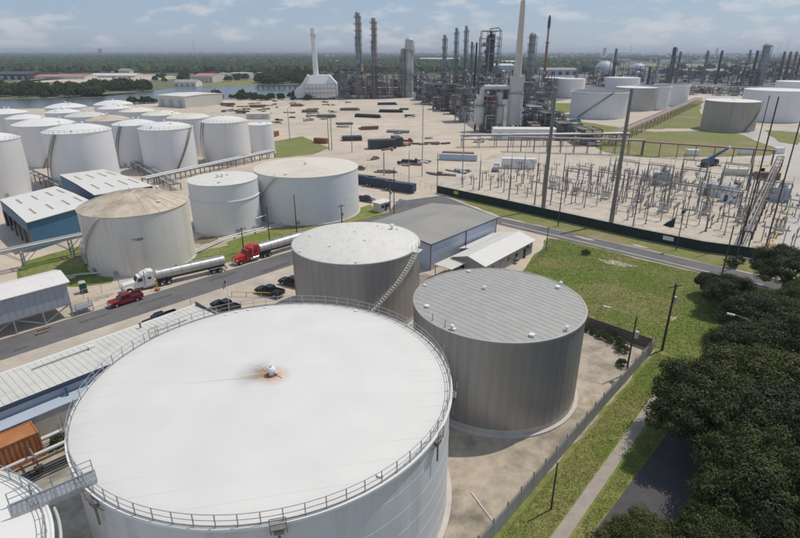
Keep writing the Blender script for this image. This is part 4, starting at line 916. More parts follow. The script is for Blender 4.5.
def flag_nodes(m):
    t = m.node_tree; N = t.nodes; K = t.links.new; b = N['Principled BSDF']; b.inputs['Roughness'].default_value = .8
    tcn = N.new('ShaderNodeTexCoord'); wv = N.new('ShaderNodeTexWave'); wv.bands_direction = 'Z'; wv.inputs['Scale'].default_value = 1.2; K(tcn.outputs['Object'], wv.inputs[0])
    x = N.new('ShaderNodeMix'); x.data_type = 'RGBA'; x.inputs[6].default_value = (.42, .03, .05, 1); x.inputs[7].default_value = (.7, .68, .68, 1)
    gt = N.new('ShaderNodeMath'); gt.operation = 'GREATER_THAN'; gt.inputs[1].default_value = .5; K(wv.outputs[1], gt.inputs[0]); K(gt.outputs[0], x.inputs[0])
    sp_ = N.new('ShaderNodeSeparateXYZ'); K(tcn.outputs['Object'], sp_.inputs[0])
    g1 = N.new('ShaderNodeMath'); g1.operation = 'GREATER_THAN'; g1.inputs[1].default_value = 5.3; K(sp_.outputs[2], g1.inputs[0])
    g2 = N.new('ShaderNodeMath'); g2.operation = 'GREATER_THAN'; g2.inputs[1].default_value = -.55; K(sp_.outputs[0], g2.inputs[0])
    mu = N.new('ShaderNodeMath'); mu.operation = 'MULTIPLY'; K(g1.outputs[0], mu.inputs[0]); K(g2.outputs[0], mu.inputs[1])
    y = N.new('ShaderNodeMix'); y.data_type = 'RGBA'; K(mu.outputs[0], y.inputs[0]); K(x.outputs[2], y.inputs[6]); y.inputs[7].default_value = (.03, .05, .16, 1); K(y.outputs[2], b.inputs['Base Color'])
flag_nodes(fm); part('flag', fb, 'flag_stripes', fp, loc=(0, 0, 1.9), scale=(.6, .6, .68))

# ------------------------------------------------------------------ fences
def fence(name, label, pts, h, spacing, pmat, panel_t, post_h, post_mat, rib=True, cap=False, wire=False, post_r=.05):
    """each bay a panel of its own between posts"""
    o = Vector(pts[0]); t = thing(name, label, 'fence', (*o, -.1)); P = [Vector(p) - o for p in pts]
    for si, (a, b) in enumerate(zip(P, P[1:])):
        L_ = (b - a).length; n = max(1, round(L_ / spacing)); w_ = L_ / n; ang = math.atan2((b - a).y, (b - a).x)
        def pan(m_):
            if rib:
                k = 10
                for j in range(k): m_.box(.04 + (w_ - .08) * j / k, .04 + (w_ - .08) * (j + .6) / k, -panel_t / 2 - .02, panel_t / 2 + .02, .05, h - .02)
            m_.box(.03, w_ - .03, -panel_t / 2, panel_t / 2, .08, h)
        me = cm('%s_panel_%.2f_%s' % (name, w_, pmat), pan, pmat, 0)
        pm_ = cm('%s_post_%.1f' % (name, post_h), lambda m_: m_.box(-post_r, post_r, -post_r, post_r, 0, post_h), post_mat, 0)
        for i in range(n):
            p = a.lerp(b, i / n); obj('fence_panel', me, t, (p.x, p.y, 0), ang); obj('post', pm_, t, (p.x, p.y, 0), ang)
        if si == len(P) - 2: obj('post', pm_, t, (b.x, b.y, 0), ang)
        if wire:
            for z_ in (h + .15, h + .3, h + .45): part('barbed_wire', MB().cyl((*a, z_), (*b, z_), .012, n=4), 'fence_wire', t)
        if cap: part('top_rail', MB().bar((*a, h + .03), (*b, h + .03), .09, .06), post_mat, t, 0)
    return t
fence('dike_fence', 'grey corrugated fence along grass strip at the lower right', [(-8, 18.5), (8.8, 37.4), (17.4, 47.3), (26.2, 57.3), (39.2, 71.8)], 2.05, 2.6, 'fence_grey', .1, 2.6, 'galv_dark', cap=True, wire=True)
fence('dike_fence', 'dark plank fence between grey striped roof tank and lawn', [(39.0, 72.2), (31.4, 79.6), (24, 87.2), (17.6, 94)], 1.9, 2.4, 'steel_brown', .06, 2.2, 'galv_dark', cap=True)
gf = fence('screen_fence', 'long fence with dark green privacy screen before the substation', [(12.1, 170.9), (29.8, 154.2), (43.7, 140.4), (59.2, 125.2), (70, 116.0), (80.2, 110.9)], 2.5, 4.0, 'screen_green', .06, 2.6, 'screen_green', rib=False, cap=True, wire=True)
for sx_, mt, w_, lab in ((457, 'yellow_paint', 1.7, 'yellow sign'), (653, 'white_paint', 2.4, 'white sign')):
    X, Y = G(sx_, 200 if sx_ < 500 else 234); base = Vector((12.1, 170.9))
    k = Vector((.715, -.70)); s_ = (Vector((X, Y)) - base).dot(k)
    sg = part('sign_plate', MB().box(-w_ / 2, w_ / 2, -.05, -.02, 1.0, 2.0), mt, gf, 0); q = [Vector(p) for p in ((12.1, 170.9), (29.8, 154.2), (43.7, 140.4), (59.2, 125.2), (70, 116.0))]
    for a, b in zip(q, q[1:]):
        if a.x <= X <= b.x:
            p = a.lerp(b, (X - a.x) / (b.x - a.x)) - base; sg.location = (p.x, p.y, .1); sg.rotation_euler = (0, 0, math.atan2((b - a).y, (b - a).x)); d_ = Vector(((b - a).y, -(b - a).x)).normalized() * .05
            sg.location.x += d_.x; sg.location.y += d_.y
# chain link along roadside
def chainlink(label, pts, h, spacing=3.0):
    o = Vector(pts[0]); t = thing('chain_link_fence', label, 'fence', (*o, -.1)); P = [Vector(p) - o for p in pts]
    pm_ = cm('cl_post', lambda m_: m_.cyl((0, 0, 0), (0, 0, 2.0), .045, n=6), 'galv')
    for a, b in zip(P, P[1:]):
        n = max(1, round((b - a).length / spacing))
        for i in range(n + 1): p = a.lerp(b, i / n); obj('post', pm_, t, (p.x, p.y, 0), 0, (1, 1, h / 2.0))
        part('top_rail', MB().cyl((*a, h), (*b, h), .03, n=5), 'galv', t)
        w_ = MB()
        L_ = (b - a).length; m_ = int(L_ / .8)
        for i in range(m_):
            p, q = a.lerp(b, i / m_), a.lerp(b, (i + 1) / m_); w_.cyl((*p, .1), (*q, h), .007, n=3, cap=False).cyl((*p, h), (*q, .1), .007, n=3, cap=False)
        part('wire_mesh', w_, 'galv', t)
chainlink('chain link fence between sandy roadside and cream tank', [(-66, 83.5), (-55, 95.5), (-38, 114)], 1.8)
chainlink('chain link fence around lawn corner by low grey building', [(31.5, 112), (36, 119)], 1.8)
chainlink('chain link fence beside guard shack gate', [G(392, 212), G(405, 205)], 2.0)
chainlink('chain link gate fence left of green screen fence', [(12, 171.2), (5, 181), (-2, 196), (-30, 222)], 2.4)
# ------------------------------------------------------------------ poles
def pole(label, x, yb, yt, r=.16, mat='wood_pole', arms=1, lamp=None, box=False, name='utility_pole', cat='pole', group=None, rz=None, dev=False):
    X, Y = G(x, yb); h = HT(x, yt, Y); t = thing(name, label, cat, (X, Y, -.1), th if rz is None else rz, group)
    part('pole', MB().cyl((0, 0, 0), (0, 0, h), r, r * .68, n=10), mat, t)
    for k in range(arms):
        z = h - .5 - k * 1.1; a = part('cross_arm', MB().box(-1.2, 1.2, -.08, .08, z, z + .12), mat, t, 0)
        for q in (-1.05, -.5, .5, 1.05): obj('insulator', cm('pin_insulator', lambda b: b.cyl((0, 0, 0), (0, 0, .22), .06, n=6), 'porcelain'), a, (q, 0, z + .12))
    if box: part('transformer_can', MB().cyl((.42, 0, h - 3.2), (.42, 0, h - 2.2), .27, n=12).bar((.1, 0, h - 2.7), (.3, 0, h - 2.7), .1), 'porcelain', t)
    if lamp:
        part('lamp_arm', MB().tube([(0, 0, h - .3), (lamp * .35, 0, h + .25), (lamp * .8, 0, h + .45), (lamp, 0, h + .42)], .035, 6), 'galv', t)
        part('lamp_head', MB().obox((lamp * 1.0 + (.4 if lamp > 0 else -.4), 0, h + .4), (.5, 0, 0), (0, .2, 0), (0, 0, .1)), 'porcelain', t, 0)
    if dev:
        for q in (-.4, .4): part('flood_light', MB().box(q - .28, q + .28, -.25, .25, h - .3, h + .3), 'black_paint', t, 0)
    return t
W = 'wood_pole'
pole('tall wooden pole standing on the lawn by the oaks', 662, 350, 283, .2, W, 1, box=True, rz=R(20))
pole('wooden lamp pole with arm inside fence by grey striped roof tank', 626, 374, 316, .14, W, 0, lamp=-3.6, box=True, rz=R(-32))
pole('short dark pole on the grass strip by the walkway', 551, 509, 462, .11, 'steel_dark', 0)
pole('dark pole with twin flood lights before green screen fence', 676, 250, 211, .13, 'steel_dark', 0, dev=True)
pole('dark wooden pole behind lawn bush, left of two', 722, 274, 225, .16, W, 0); pole('tall dark wooden pole at green fence corner, left one', 741, 244, 96, .2, W, 0)
pole('tall dark wooden pole rising over the side rack', 766, 246, 118, .19, W, 0); pole('slim tall pole in middle above the side rack', 746, 190, 95, .18, W, 1)
pole('dark pole close behind the oak by the road', 734, 268, 205, .17, W, 0)
pole('wooden pole on road verge opposite the low grey building', 633, 226, 178, .15, W, 0); pole('wooden pole leaning by county road fence', 558, 226, 176, .15, W, 0)
pole('wooden pole at corner of lawn and low grey building', 546, 250, 226, .12, W, 0); pole('short wooden pole beside the small canopy', 465, 262, 242, .1, W, 0)
pole('left wooden pole before wide tan roofed tank', 297, 235, 194, .15, W, 0); pole('wooden pole by white pipes near red truck', 270, 244, 206, .14, W, 0)
pole('wooden pole with transformer on grass by wide tank', 342, 224, 204, .16, W, 1, box=True); pole('short wooden pole with lamps beside red truck', 244, 252, 227, .15, W, 2)
pole('wooden pole beside the guard shack, right one', 394, 213, 167, .14, W, 0); pole('wooden pole beside the guard shack, left one', 390, 211, 183, .16, 'wood_pole_pale', 0, box=True)
pole('grey pole at the gate left of green fence', 437, 192, 153, .14, W, 0); pole('tall galvanised light mast in the sand yard', 422, 176, 106, .2, 'galv', 0)
pole('tall pole at left end of substation with lamp', 462, 184, 110, .2, 'galv', 0); pole('galvanised light mast beside left farm narrow tank', 290, 142, 108, .22, 'galv', 0, lamp=1.0)
pole('twin wooden pole by yard, left', 329, 150, 117, .2, 'wood_pole_pale', 1); pole('twin wooden pole by yard, right', 332, 150, 117, .2, 'wood_pole_pale', 1)
pole('wooden pole at yard fence right of twin poles', 352, 152, 122, .16, 'wood_pole_pale', 0); pole('wide pole stub behind guard shack', 384, 175, 152, .3, 'galv', 0)
pole('thin pole by roadside beside white tanker', 191, 304, 287, .05, 'galv', 0); pole('steel mast near the substation gate', 409, 182, 150, .16, 'galv', 0)
pole('curved steel street lamp rising out of the oaks', 741, 372, 322, .12, 'steel_dark', 0, lamp=-2.6, name='street_lamp', cat='street lamp', rz=R(-35))
for lab, x, yb_, yt in (('thick blue grey steel monopole at substation front, left', 543, 209, 92), ('thick blue grey steel monopole at substation front, right', 611, 223, 88)):
    X, Y = G(x, yb_); h = HT(x, yt, Y); t = thing('steel_monopole', lab, 'pole', (X, Y, -.1), R(-43)); part('pole', MB().cyl((0, 0, 0), (0, 0, h), .62, .38, n=12), 'galv_dark', t)
    part('base_plate', MB().cyl((0, 0, 0), (0, 0, .25), .95, n=12), 'concrete', t)
    for k in range(0):
        a = part('arm', MB().cyl((0, 0, h - 1 - k * 2.6), (1.9 if k % 2 else -1.9, 0, h - .6 - k * 2.6), .12, .07, n=8), 'galv_dark', t)
        part('insulator', MB().cyl((1.9 if k % 2 else -1.9, 0, h - 1.9 - k * 2.6), (1.9 if k % 2 else -1.9, 0, h - .65 - k * 2.6), .1, n=8), 'insulator', a)

# ------------------------------------------------------------------ substation
fs_ = Vector((.735, -.678)); fn_ = Vector((.678, .735)); FO = Vector((12.5, 172))
def st(s_, t_): p = FO + fs_ * s_ + fn_ * t_; return p.x, p.y
fang = math.atan2(fs_.y, fs_.x)
ins = cm('station_insulator', lambda b: b.lathe([(.05, 0)] + [(r_, z) for k in range(5) for r_, z in ((.07, .1 + k * .2), (.15, .15 + k * .2), (.07, .2 + k * .2))] + [(.05, 1.15), (.01, 1.16)], 8), 'insulator')
def mk_bus(h):
    t = thing('bus_support', '', 'bus support')
    obj('post', cm('bus_post%.1f' % h, lambda b: b.bar((0, 0, 0), (0, 0, h), .2).box(-.3, .3, -.3, .3, 0, .12), 'galv_dark', 0), t)
    a = obj('cross_arm', cm('bus_arm%.1f' % h, lambda b: b.box(-1.25, 1.25, -.09, .09, h, h + .16), 'galv_dark', 0), t)
    for x in (-1.1, 0, 1.1): obj('insulator', ins, a, (x, 0, h + .16), 0, (1.1, 1.1, .75))
    return t
def mk_switch(h=3.6):
    t = thing('disconnect_switch', '', 'switch')
    for x in (-2.2, 2.2): obj('post', cm('sw_post', lambda b: b.bar((0, 0, 0), (0, 0, h), .24), 'galv', 0), t, (x, 0, 0))
    a = obj('beam', cm('sw_beam', lambda b: b.box(-3, 3, -.5, -.34, h, h + .2).box(-3, 3, .34, .5, h, h + .2), 'galv', 0), t)
    for x in (-2.4, 0, 2.4):
        for y in (-.42, .42): obj('insulator', ins, a, (x, y, h + .2))
        obj('blade', cm('sw_blade', lambda b: b.bar((0, -.7, h + 1.4), (0, .7, h + 1.5), .07), 'galv', 0), a, (x, 0, 0))
    return t
def mk_breaker():
    t = thing('circuit_breaker', '', 'breaker')
    obj('cabinet', cm('br_cab', lambda b: b.box(-1.2, 1.2, -.6, .6, .6, 1.9), 'cream', 0), t)
    for x in (-1, 1):
        for y in (-.5, .5): obj('leg', cm('br_leg', lambda b: b.bar((0, 0, 0), (0, 0, .6), .14), 'galv', 0), t, (x, y, 0))
    obj('tank', cm('br_tank', lambda b: [b.cyl((x, -.9, 2.25), (x, .9, 2.25), .32, n=12) for x in (-.85, 0, .85)], 'galv'), t)
    for x in (-.85, 0, .85):
        for s_ in (-1, 1): obj('bushing', ins, t, (x, s_ * .7, 2.5), (s_ * -.45, 0, 0), (1.4, 1.4, 1.5))
    return t
def mk_gantry(h=8, w_=8):
    t = thing('line_gantry', '', 'gantry')
    for x in (-w_ / 2, w_ / 2): obj('leg', cm('ga_leg', lambda b: b.bar((0, -1.1, 0), (0, 0, h), .24).bar((0, 1.1, 0), (0, 0, h), .24).bar((0, -.55, h / 2), (0, .55, h / 2), .14).cyl((0, 0, h), (0, 0, h + 2), .08, .04, n=6), 'galv_dark', 0), t, (x, 0, 0))
    bm_ = obj('beam', cm('ga_beam', lambda b: b.bar((-w_ / 2, -.3, h - .2), (w_ / 2, -.3, h - .2), .14).bar((-w_ / 2, .3, h - .2), (w_ / 2, .3, h - .2), .14).bar((-w_ / 2, 0, h + .35), (w_ / 2, 0, h + .35), .14), 'galv_dark', 0), t)
    for x in (-3, 0, 3): obj('insulator', ins, bm_, (x, 0, h - .3), (math.pi, 0, 0), (1, 1, 1.4))
    return t
def mk_transformer():
    t = thing('power_transformer', '', 'transformer')
    obj('tank', cm('tf_tank', lambda b: b.box(-2.4, 2.4, -1.5, 1.5, .4, 4.2).box(-2.6, 2.6, -1.7, 1.7, 4.2, 4.35).box(-2.8, 2.8, -1.9, 1.9, 0, .4), 'grey_siding', 0), t)
    fin = cm('tf_fin', lambda b: b.box(-.05, .05, -.6, .6, .7, 3.8), 'grey_siding', 0)
    for s_ in (-1, 1):
        for k in range(9): obj('radiator_fin', fin, t, (-1.9 + k * .47, s_ * 2.2, 0))
    for x in (-1.5, 0, 1.5): obj('bushing', ins, t, (x, .3, 4.3), (.2, 0, 0), (2, 2, 2.2)); obj('bushing', ins, t, (x, -.6, 4.3), (-.2, 0, 0), (1.4, 1.4, 1.2))
    obj('conservator', cm('tf_cons', lambda b: b.cyl((-1.8, -1.2, 5.2), (1.8, -1.2, 5.2), .45, n=14).bar((-1.2, -1.2, 4.3), (-1.2, -1.2, 5.2), .15).bar((1.2, -1.2, 4.3), (1.2, -1.2, 5.2), .15), 'grey_siding'), t)
    return t
def mk_mast(h=17):
    t = thing('lightning_mast', '', 'mast'); obj('pole', cm('mast%d' % h, lambda b: b.cyl((0, 0, 0), (0, 0, h * .75), .22, .14, n=8).cyl((0, 0, h * .75), (0, 0, h), .06, .03, n=6), 'galv_dark'), t)
    obj('base_plate', cm('mast_base', lambda b: b.cyl((0, 0, 0), (0, 0, .2), .5, n=8), 'concrete'), t); return t
LAB = {'bus_support': 'grey steel bus support post with three insulators in the substation', 'disconnect_switch': 'two legged disconnect switch stand with insulators in the substation',
       'circuit_breaker': 'cream circuit breaker cabinet with six bushings in the substation', 'line_gantry': 'tall dark steel line gantry over the substation gravel',
       'power_transformer': 'grey power transformer with radiator fins in the substation', 'lightning_mast': 'slim dark lightning mast standing in the substation'}
protos = {}
def put(kind, s_, t_, rz, *a):
    key = (kind,) + a
    if key in protos: o = copy_tree(protos[key])
    else:
        o = {'bus_support': mk_bus, 'disconnect_switch': mk_switch, 'circuit_breaker': mk_breaker, 'line_gantry': mk_gantry, 'power_transformer': mk_transformer, 'lightning_mast': mk_mast}[kind](*a); protos[key] = o
    X, Y = st(s_, t_); o.location = (X, Y, -.1); o.rotation_euler = (0, 0, fang + rz); o['label'] = LAB[kind]; o['group'] = kind.replace('_', ' ') + ' rows of the substation'
    return o
rr = random.Random(77)
for bay in range(10):                                       # bays running away from the screen fence
    s0 = 6 + bay * 9.4; near = 15 if bay % 3 else 11
    far = 78 if bay > 3 else 52 + bay * 5
    t_ = near; k = 0
    while t_ < far:
        kind = ['bus_support', 'disconnect_switch', 'bus_support', 'circuit_breaker', 'bus_support', 'disconnect_switch'][k % 6]
        if bay <= 1 and k % 2: kind = 'bus_support'
        if kind == 'bus_support': put(kind, s0 + rr.uniform(-.5, .5), t_, 0, rr.choice([2.6, 3.6, 4.8]))
        else: put(kind, s0 + rr.uniform(-.4, .4), t_, 0)
        if rr.random() < .8: put('bus_support', s0 + rr.choice([-4.6, 4.6]), t_ + rr.uniform(-1, 1), math.pi / 2, rr.choice([2.6, 3.6]))
        t_ += rr.uniform(4.2, 6.4) if k % 5 != 4 else 9; k += 1
for s_, t_ in ((34, 30), (44, 31), (54, 29), (66, 30), (76, 31), (40, 54), (51, 55), (62, 54), (73, 56), (84, 52), (57, 72), (70, 73)): put('line_gantry', s_, t_, 0)
for (s_, t_), q in zip(((50, 62), (84, 64)), ('left', 'right')): put('power_transformer', s_, t_, R(90))['label'] = 'grey power transformer with radiator fins at rear of substation, %s one' % q
for s_, t_, h in ((8, 12, 13), (14, 30, 13), (22, 8, 17), (27, 20, 13), (31, 8, 17), (38, 44, 13), (58, 40, 13), (82, 30, 17), (22, 44, 13)): put('lightning_mast', s_, t_, 0, h)
bbm = cm('busbar', lambda b: b.cyl((0, 0, 0), (20, 0, 0), .09, n=6), 'galv')
for i, (s_, t_, z_, a_) in enumerate([(28, 22, 6.2, 0), (48, 22, 6.2, 0), (28, 38, 6.2, 0), (48, 38, 6.2, 0), (66, 38, 6.2, 0), (40, 60, 6.4, 0), (60, 60, 6.4, 0), (36, 24, 5.0, 90), (57, 24, 5.0, 90), (77, 24, 5.0, 90), (47, 44, 5.0, 90), (67, 44, 5.0, 90)]):
    o = obj('busbar', bbm, None, (*st(s_, t_), z_), fang + R(a_)); tag(o, 'long grey aluminium busbar tube above the substation posts', 'busbar', 'substation busbars')
for i, (s_, t_, l_, d_, h_, lab) in enumerate(((64, 56, 9, 4, 3.6, 'large white control house in middle of the substation'), (71, 51, 5, 3, 3.2, 'small white control cabinet house right of the control house'))):
    t = thing('control_house', lab, 'building', (*st(s_, t_), -.1), fang); part('wall', MB().box(0, l_, 0, d_, 0, h_), 'white_paint', t, 0); part('roof', MB().box(-.2, l_ + .2, -.2, d_ + .2, h_, h_ + .18), 'galv', t, 0); door(t, 1, -.01); window(t, l_ * .7, -.01, 1.8, 1, .8)
t = thing('privacy_board', 'leaning dark green screen panel just inside the screen fence', 'panel', (*G(668, 226), -.1), fang); part('panel', MB().add([(-1.4, 0, 0), (1.4, 0, 0), (1.4, .1, 2.7), (-1.4, .04, 0), (1.4, .04, 0), (1.4, .14, 2.7)], [(0, 1, 2), (3, 5, 4), (0, 2, 5, 3), (1, 4, 5, 2), (0, 3, 4, 1)]), 'screen_green', t, 0); part('post', MB().bar((1.4, .2, 0), (1.4, .2, 2.8), .12), 'galv', t, 0)
# racks round the substation
pk = [(-.8, .22, 'pipe_pink', 0), (-.4, .16, 'pipe_grey', 0), (0, .2, 'pipe_pink', 0), (.4, .16, 'pipe_light', 0), (.8, .2, 'pipe_grey', 0)]
pipe_rack('elevated rack of pinkish pipes behind substation, left stretch', (50, 250), (108, 240), 6.5, 3, 10, pk, 'steel_grey')
pipe_rack('elevated rack of pinkish pipes behind substation, right stretch', (108, 240), (151, 217), 6.0, 2.6, 7, pk[:3], 'steel_brown')
pipe_rack('rusty rack with dark posts along right side of substation', (152, 214), (81, 118.6), 4.2, 2.2, 14, [(-.6, .2, 'pipe_pink', 0), (.1, .16, 'pipe_grey', 0), (.6, .2, 'steel_brown', 0)], 'steel_dark')
pipe_rack('long red pipe rack climbing past brown tank', (104, 268), (262, 490), 5.0, 5.5, 26, [(-.85, .25, 'pipe_pink', 0), (-.5, .25, 'pipe_pink', 0), (-.1, .25, 'pipe_light', 0), (.35, .3, 'pipe_pink', 0), (.8, .25, 'pipe_grey', 0)], 'steel_brown')
pipe_rack('grey pipe rack before white process silos', (30, 262), (112, 268), 5.5, 4, 10, [(-.8, .3, 'pipe_grey', 0), (-.2, .25, 'pipe_pink', 0), (.3, .3, 'pipe_light', 0), (.8, .25, 'pipe_grey', 0), (0, .3, 'pipe_grey', 1)], 'steel_grey', 2)
yr = thing('yellow_guard_rail', 'yellow guard rail along gravel right of substation', 'guard rail', (83, 113, -.1), math.atan2(43, 35))
part('rail', MB().cyl((0, 0, .9), (56, 0, .9), .13, n=6), 'yellow_paint', yr)
for i in range(15): obj('post', cm('yr_post', lambda b: b.cyl((0, 0, 0), (0, 0, .9), .1, n=6), 'yellow_paint'), yr, (i * 4, 0, 0))

# ------------------------------------------------------------------ yard buildings, machines and stores
def box_bld(name, label, x, y, l, d, h, ang, wall, roof, nwin=3, cat='building', group=None, gab=.6):
    X, Y = G(x, y); t = thing(name, label, cat, (X, Y, -.1), ang, group)
    part('wall', MB().add([(-l / 2, 0, 0), (l / 2, 0, 0), (l / 2, d, 0), (-l / 2, d, 0), (-l / 2, 0, h), (l / 2, 0, h), (l / 2, d, h), (-l / 2, d, h), (-l / 2, d / 2, h + gab), (l / 2, d / 2, h + gab)],
         [(0, 1, 5, 4), (2, 3, 7, 6), (3, 0, 4, 8, 7), (1, 2, 6, 9, 5), (0, 3, 2, 1)]), wall, t, 0)
    for ya in (-.3, d + .3):
        part('roof', MB().add([(-l / 2 - .3, ya, h - .02), (l / 2 + .3, ya, h - .02), (l / 2 + .3, d / 2, h + gab + .05), (-l / 2 - .3, d / 2, h + gab + .05), (-l / 2 - .3, ya, h + .15), (l / 2 + .3, ya, h + .15), (l / 2 + .3, d / 2, h + gab + .2), (-l / 2 - .3, d / 2, h + gab + .2)],
             [(0, 1, 2, 3), (4, 7, 6, 5), (0, 4, 5, 1), (1, 5, 6, 2), (2, 6, 7, 3), (3, 7, 4, 0)]), roof, t, 0)
    for i in range(nwin):
        x_ = -l / 2 + l * (i + .5) / nwin
        part('bay_door' if h > 4 else 'window', MB().box(x_ - l / nwin * .22, x_ + l / nwin * .22, -.08, .0, .1 if h > 4 else h * .35, h * .7), 'grey_siding' if wall != 'grey_siding' else 'dark_void', t, 0)
    return t
box_bld('metal_shed', 'long white metal shed below the white process silos', 524, 140, 32, 8, 5.5, R(-2), 'white_paint', 'roof_white', 5)
box_bld('warehouse', 'white flat warehouse by the river behind left tank farm', 172, 107, 34, 40, 9, R(-30), 'cream', 'roof_white', 3)
box_bld('metal_shed', 'small white shed at edge of sand yard before refinery', 421, 100, 15, 9, 6, R(-3), 'white_paint', 'roof_white', 2)
box_bld('metal_shed', 'low tan shed beside the left farm narrow tank', 258, 119, 16, 6, 3.5, 0, 'cream', 'metal_roof', 2)
def container(label, x, y, ang, mat, l=12.2, name='shipping_container', h=2.6, d=2.44, group=None, cat='container'):
    t = thing(name, label, cat, (*G(x, y), -.1), ang, group); part('body', MB().box(-l / 2, l / 2, -d / 2, d / 2, .12, h), mat, t, 0)
    m_ = MB(); n = int(l / .5)
    for i in range(n): m_.box(-l / 2 + l * (i + .2) / n, -l / 2 + l * (i + .7) / n, -d / 2 - .05, -d / 2, .25, h - .1)
    c_ = part('side_corrugation', m_, mat, t, 0); c_['kind'] = 'stuff'
    part('door', MB().box(l / 2, l / 2 + .05, -d / 2 + .08, -.03, .2, h - .1).box(l / 2, l / 2 + .05, .03, d / 2 - .08, .2, h - .1), mat, t, 0)
    part('skid', MB().box(-l / 2, l / 2, -d / 2, -d / 2 + .2, 0, .12).box(-l / 2, l / 2, d / 2 - .2, d / 2, 0, .12), 'steel_dark', t, 0)
    return t
container('dark red container by the left farm narrow tank', 275, 136, R(80), 'rust', 6); container('dark red container beside grass in front of sand yard', 321, 143, R(-20), 'rust', 7)
container('white box trailer standing behind substation left half', 518, 168, R(-8), 'white_paint', 13, h=4.0, d=2.6)
for i, (x, y, lab) in enumerate(((361, 183.5, 'dark blue frac tank, leftmost of the row near guard shack'), (380, 187, 'dark blue frac tank, middle of the row near guard shack'), (400, 191, 'dark blue frac tank, rightmost of the row near guard shack'))):
    t = thing('frac_tank', lab, 'tank', (*G(x, y), -.1), R(-30), 'blue frac tanks'); part('body', MB().side([(-5.5, .9), (-5.5, 2.9), (-5, 3.1), (5.5, 3.1), (5.5, .5), (-2.5, .5)], -1.2, 1.2), 'navy_paint', t, 0)
    part('walkway_rail', MB().bar((-5, -1.1, 4), (5.3, -1.1, 4), .06).bar((-5, -1.1, 3.1), (-5, -1.1, 4), .06).bar((5.3, -1.1, 3.1), (5.3, -1.1, 4), .06), 'yellow_paint', t, 0)
    for s_ in (-1, 1): wheel(t, -4.6, s_ * .95, .5, .42, 'truck'); wheel(t, -3.5, s_ * .95, .5, .42, 'truck')
    for k in range(5): part('stiffener', MB().box(-4 + k * 2.2, -3.9 + k * 2.2, -1.26, -1.2, .7, 3.0), 'navy_paint', t, 0)
for i, (x, y, n, l, ang, mat, lab) in enumerate(((368, 117, 9, 26, -22, 'dark_green_pipe', 'stack of long dark green pipes in middle of sand yard'), (391, 112, 8, 24, -6, 'dark_green_pipe', 'stack of dark green pipes behind the middle stack'),
        (387, 104.5, 7, 22, 8, 'blue_paint', 'stack of blue pipes nearest the refinery'), (404, 109.5, 5, 9, -4, 'dark_green_pipe', 'short stack of dark pipes right of the blue ones'), (369, 129, 7, 15, 18, 'brown_mat', 'stack of brown timber mats in sand yard'),
        (398, 132, 5, 18, -12, 'steel_grey', 'stack of grey beams near the brown mats'), (310, 112, 8, 16, 8, 'brown_mat', 'long low stack of rusty beams at yard left'), (327, 117, 8, 18, 0, 'steel_grey', 'long row of grey pipe spools in the yard'),
        (258, 107, 8, 16, 5, 'brown_mat', 'rusty pipe stack behind the left farm'), (243, 113, 8, 13, -4, 'steel_brown', 'brown scrap beam stack behind the left farm'), (345, 124, 5, 14, 10, 'steel_brown', 'brown beam stack by twin poles'), (297, 106, 6, 14, 3, 'brown_mat', 'brown beam stack nearest river bushes'),
        (228, 105, 8, 15, 5, 'steel_brown', 'long brown stack by riverside bushes, left one'), (350, 110, 6, 20, 5, 'steel_grey', 'grey stack left of the dark green pipes'))):
    t = thing('pipe_stack', lab, 'pipe stack', (*G(x, y), -.1), R(ang), 'stacks in the sand yard')
    l *= .7
    for k in range(n): part('pipe' if 'pipe' in lab else 'beam', (MB().cyl((-l / 2, 0, 0), (l / 2, 0, 0), .55, n=8) if 'pipe' in lab else MB().box(-l / 2, l / 2, -.5, .5, -.4, .4)), mat, t, loc=(random.Random(k + i).uniform(-1, 1), (k % 5 - 2) * 1.15, .6 + (k // 5) * 1.0))
container('dark grey workshop box in the sand yard', 382, 148, R(12), 'steel_dark', 13, 'workshop_box', 4.2, 5, cat='workshop'); container('dark grey workshop box adjoining the first, right', 397, 145, R(-75), 'steel_dark', 9, 'workshop_box', 4.2, 4, cat='workshop')
container('dark flat storage box left of workshop boxes', 352, 140, R(10), 'steel_dark', 10, 'storage_box', 2.2, 5, cat='storage box'); container('teal grey open container by substation left corner', 458, 160, R(-12), 'blue_grey_siding', 16)
container('orange red skid beside teal grey container', 458, 155, R(-12), 'rust', 14, 'equipment_skid', 1.5, 3, cat='skid'); container('white small container at grass edge behind substation', 692, 155, R(-5), 'white_paint', 5); container('white trailer box on the concrete lot', 745, 154, R(0), 'white_paint', 5.5)
container('tan crate container behind the substation right half', 736, 175, R(-10), 'cream', 7); container('white crate near right photo edge of lot', 778, 153, R(0), 'white_paint', 4)
container('long brown container beside the yellow loader', 766, 179, R(-10), 'steel_brown', 8)
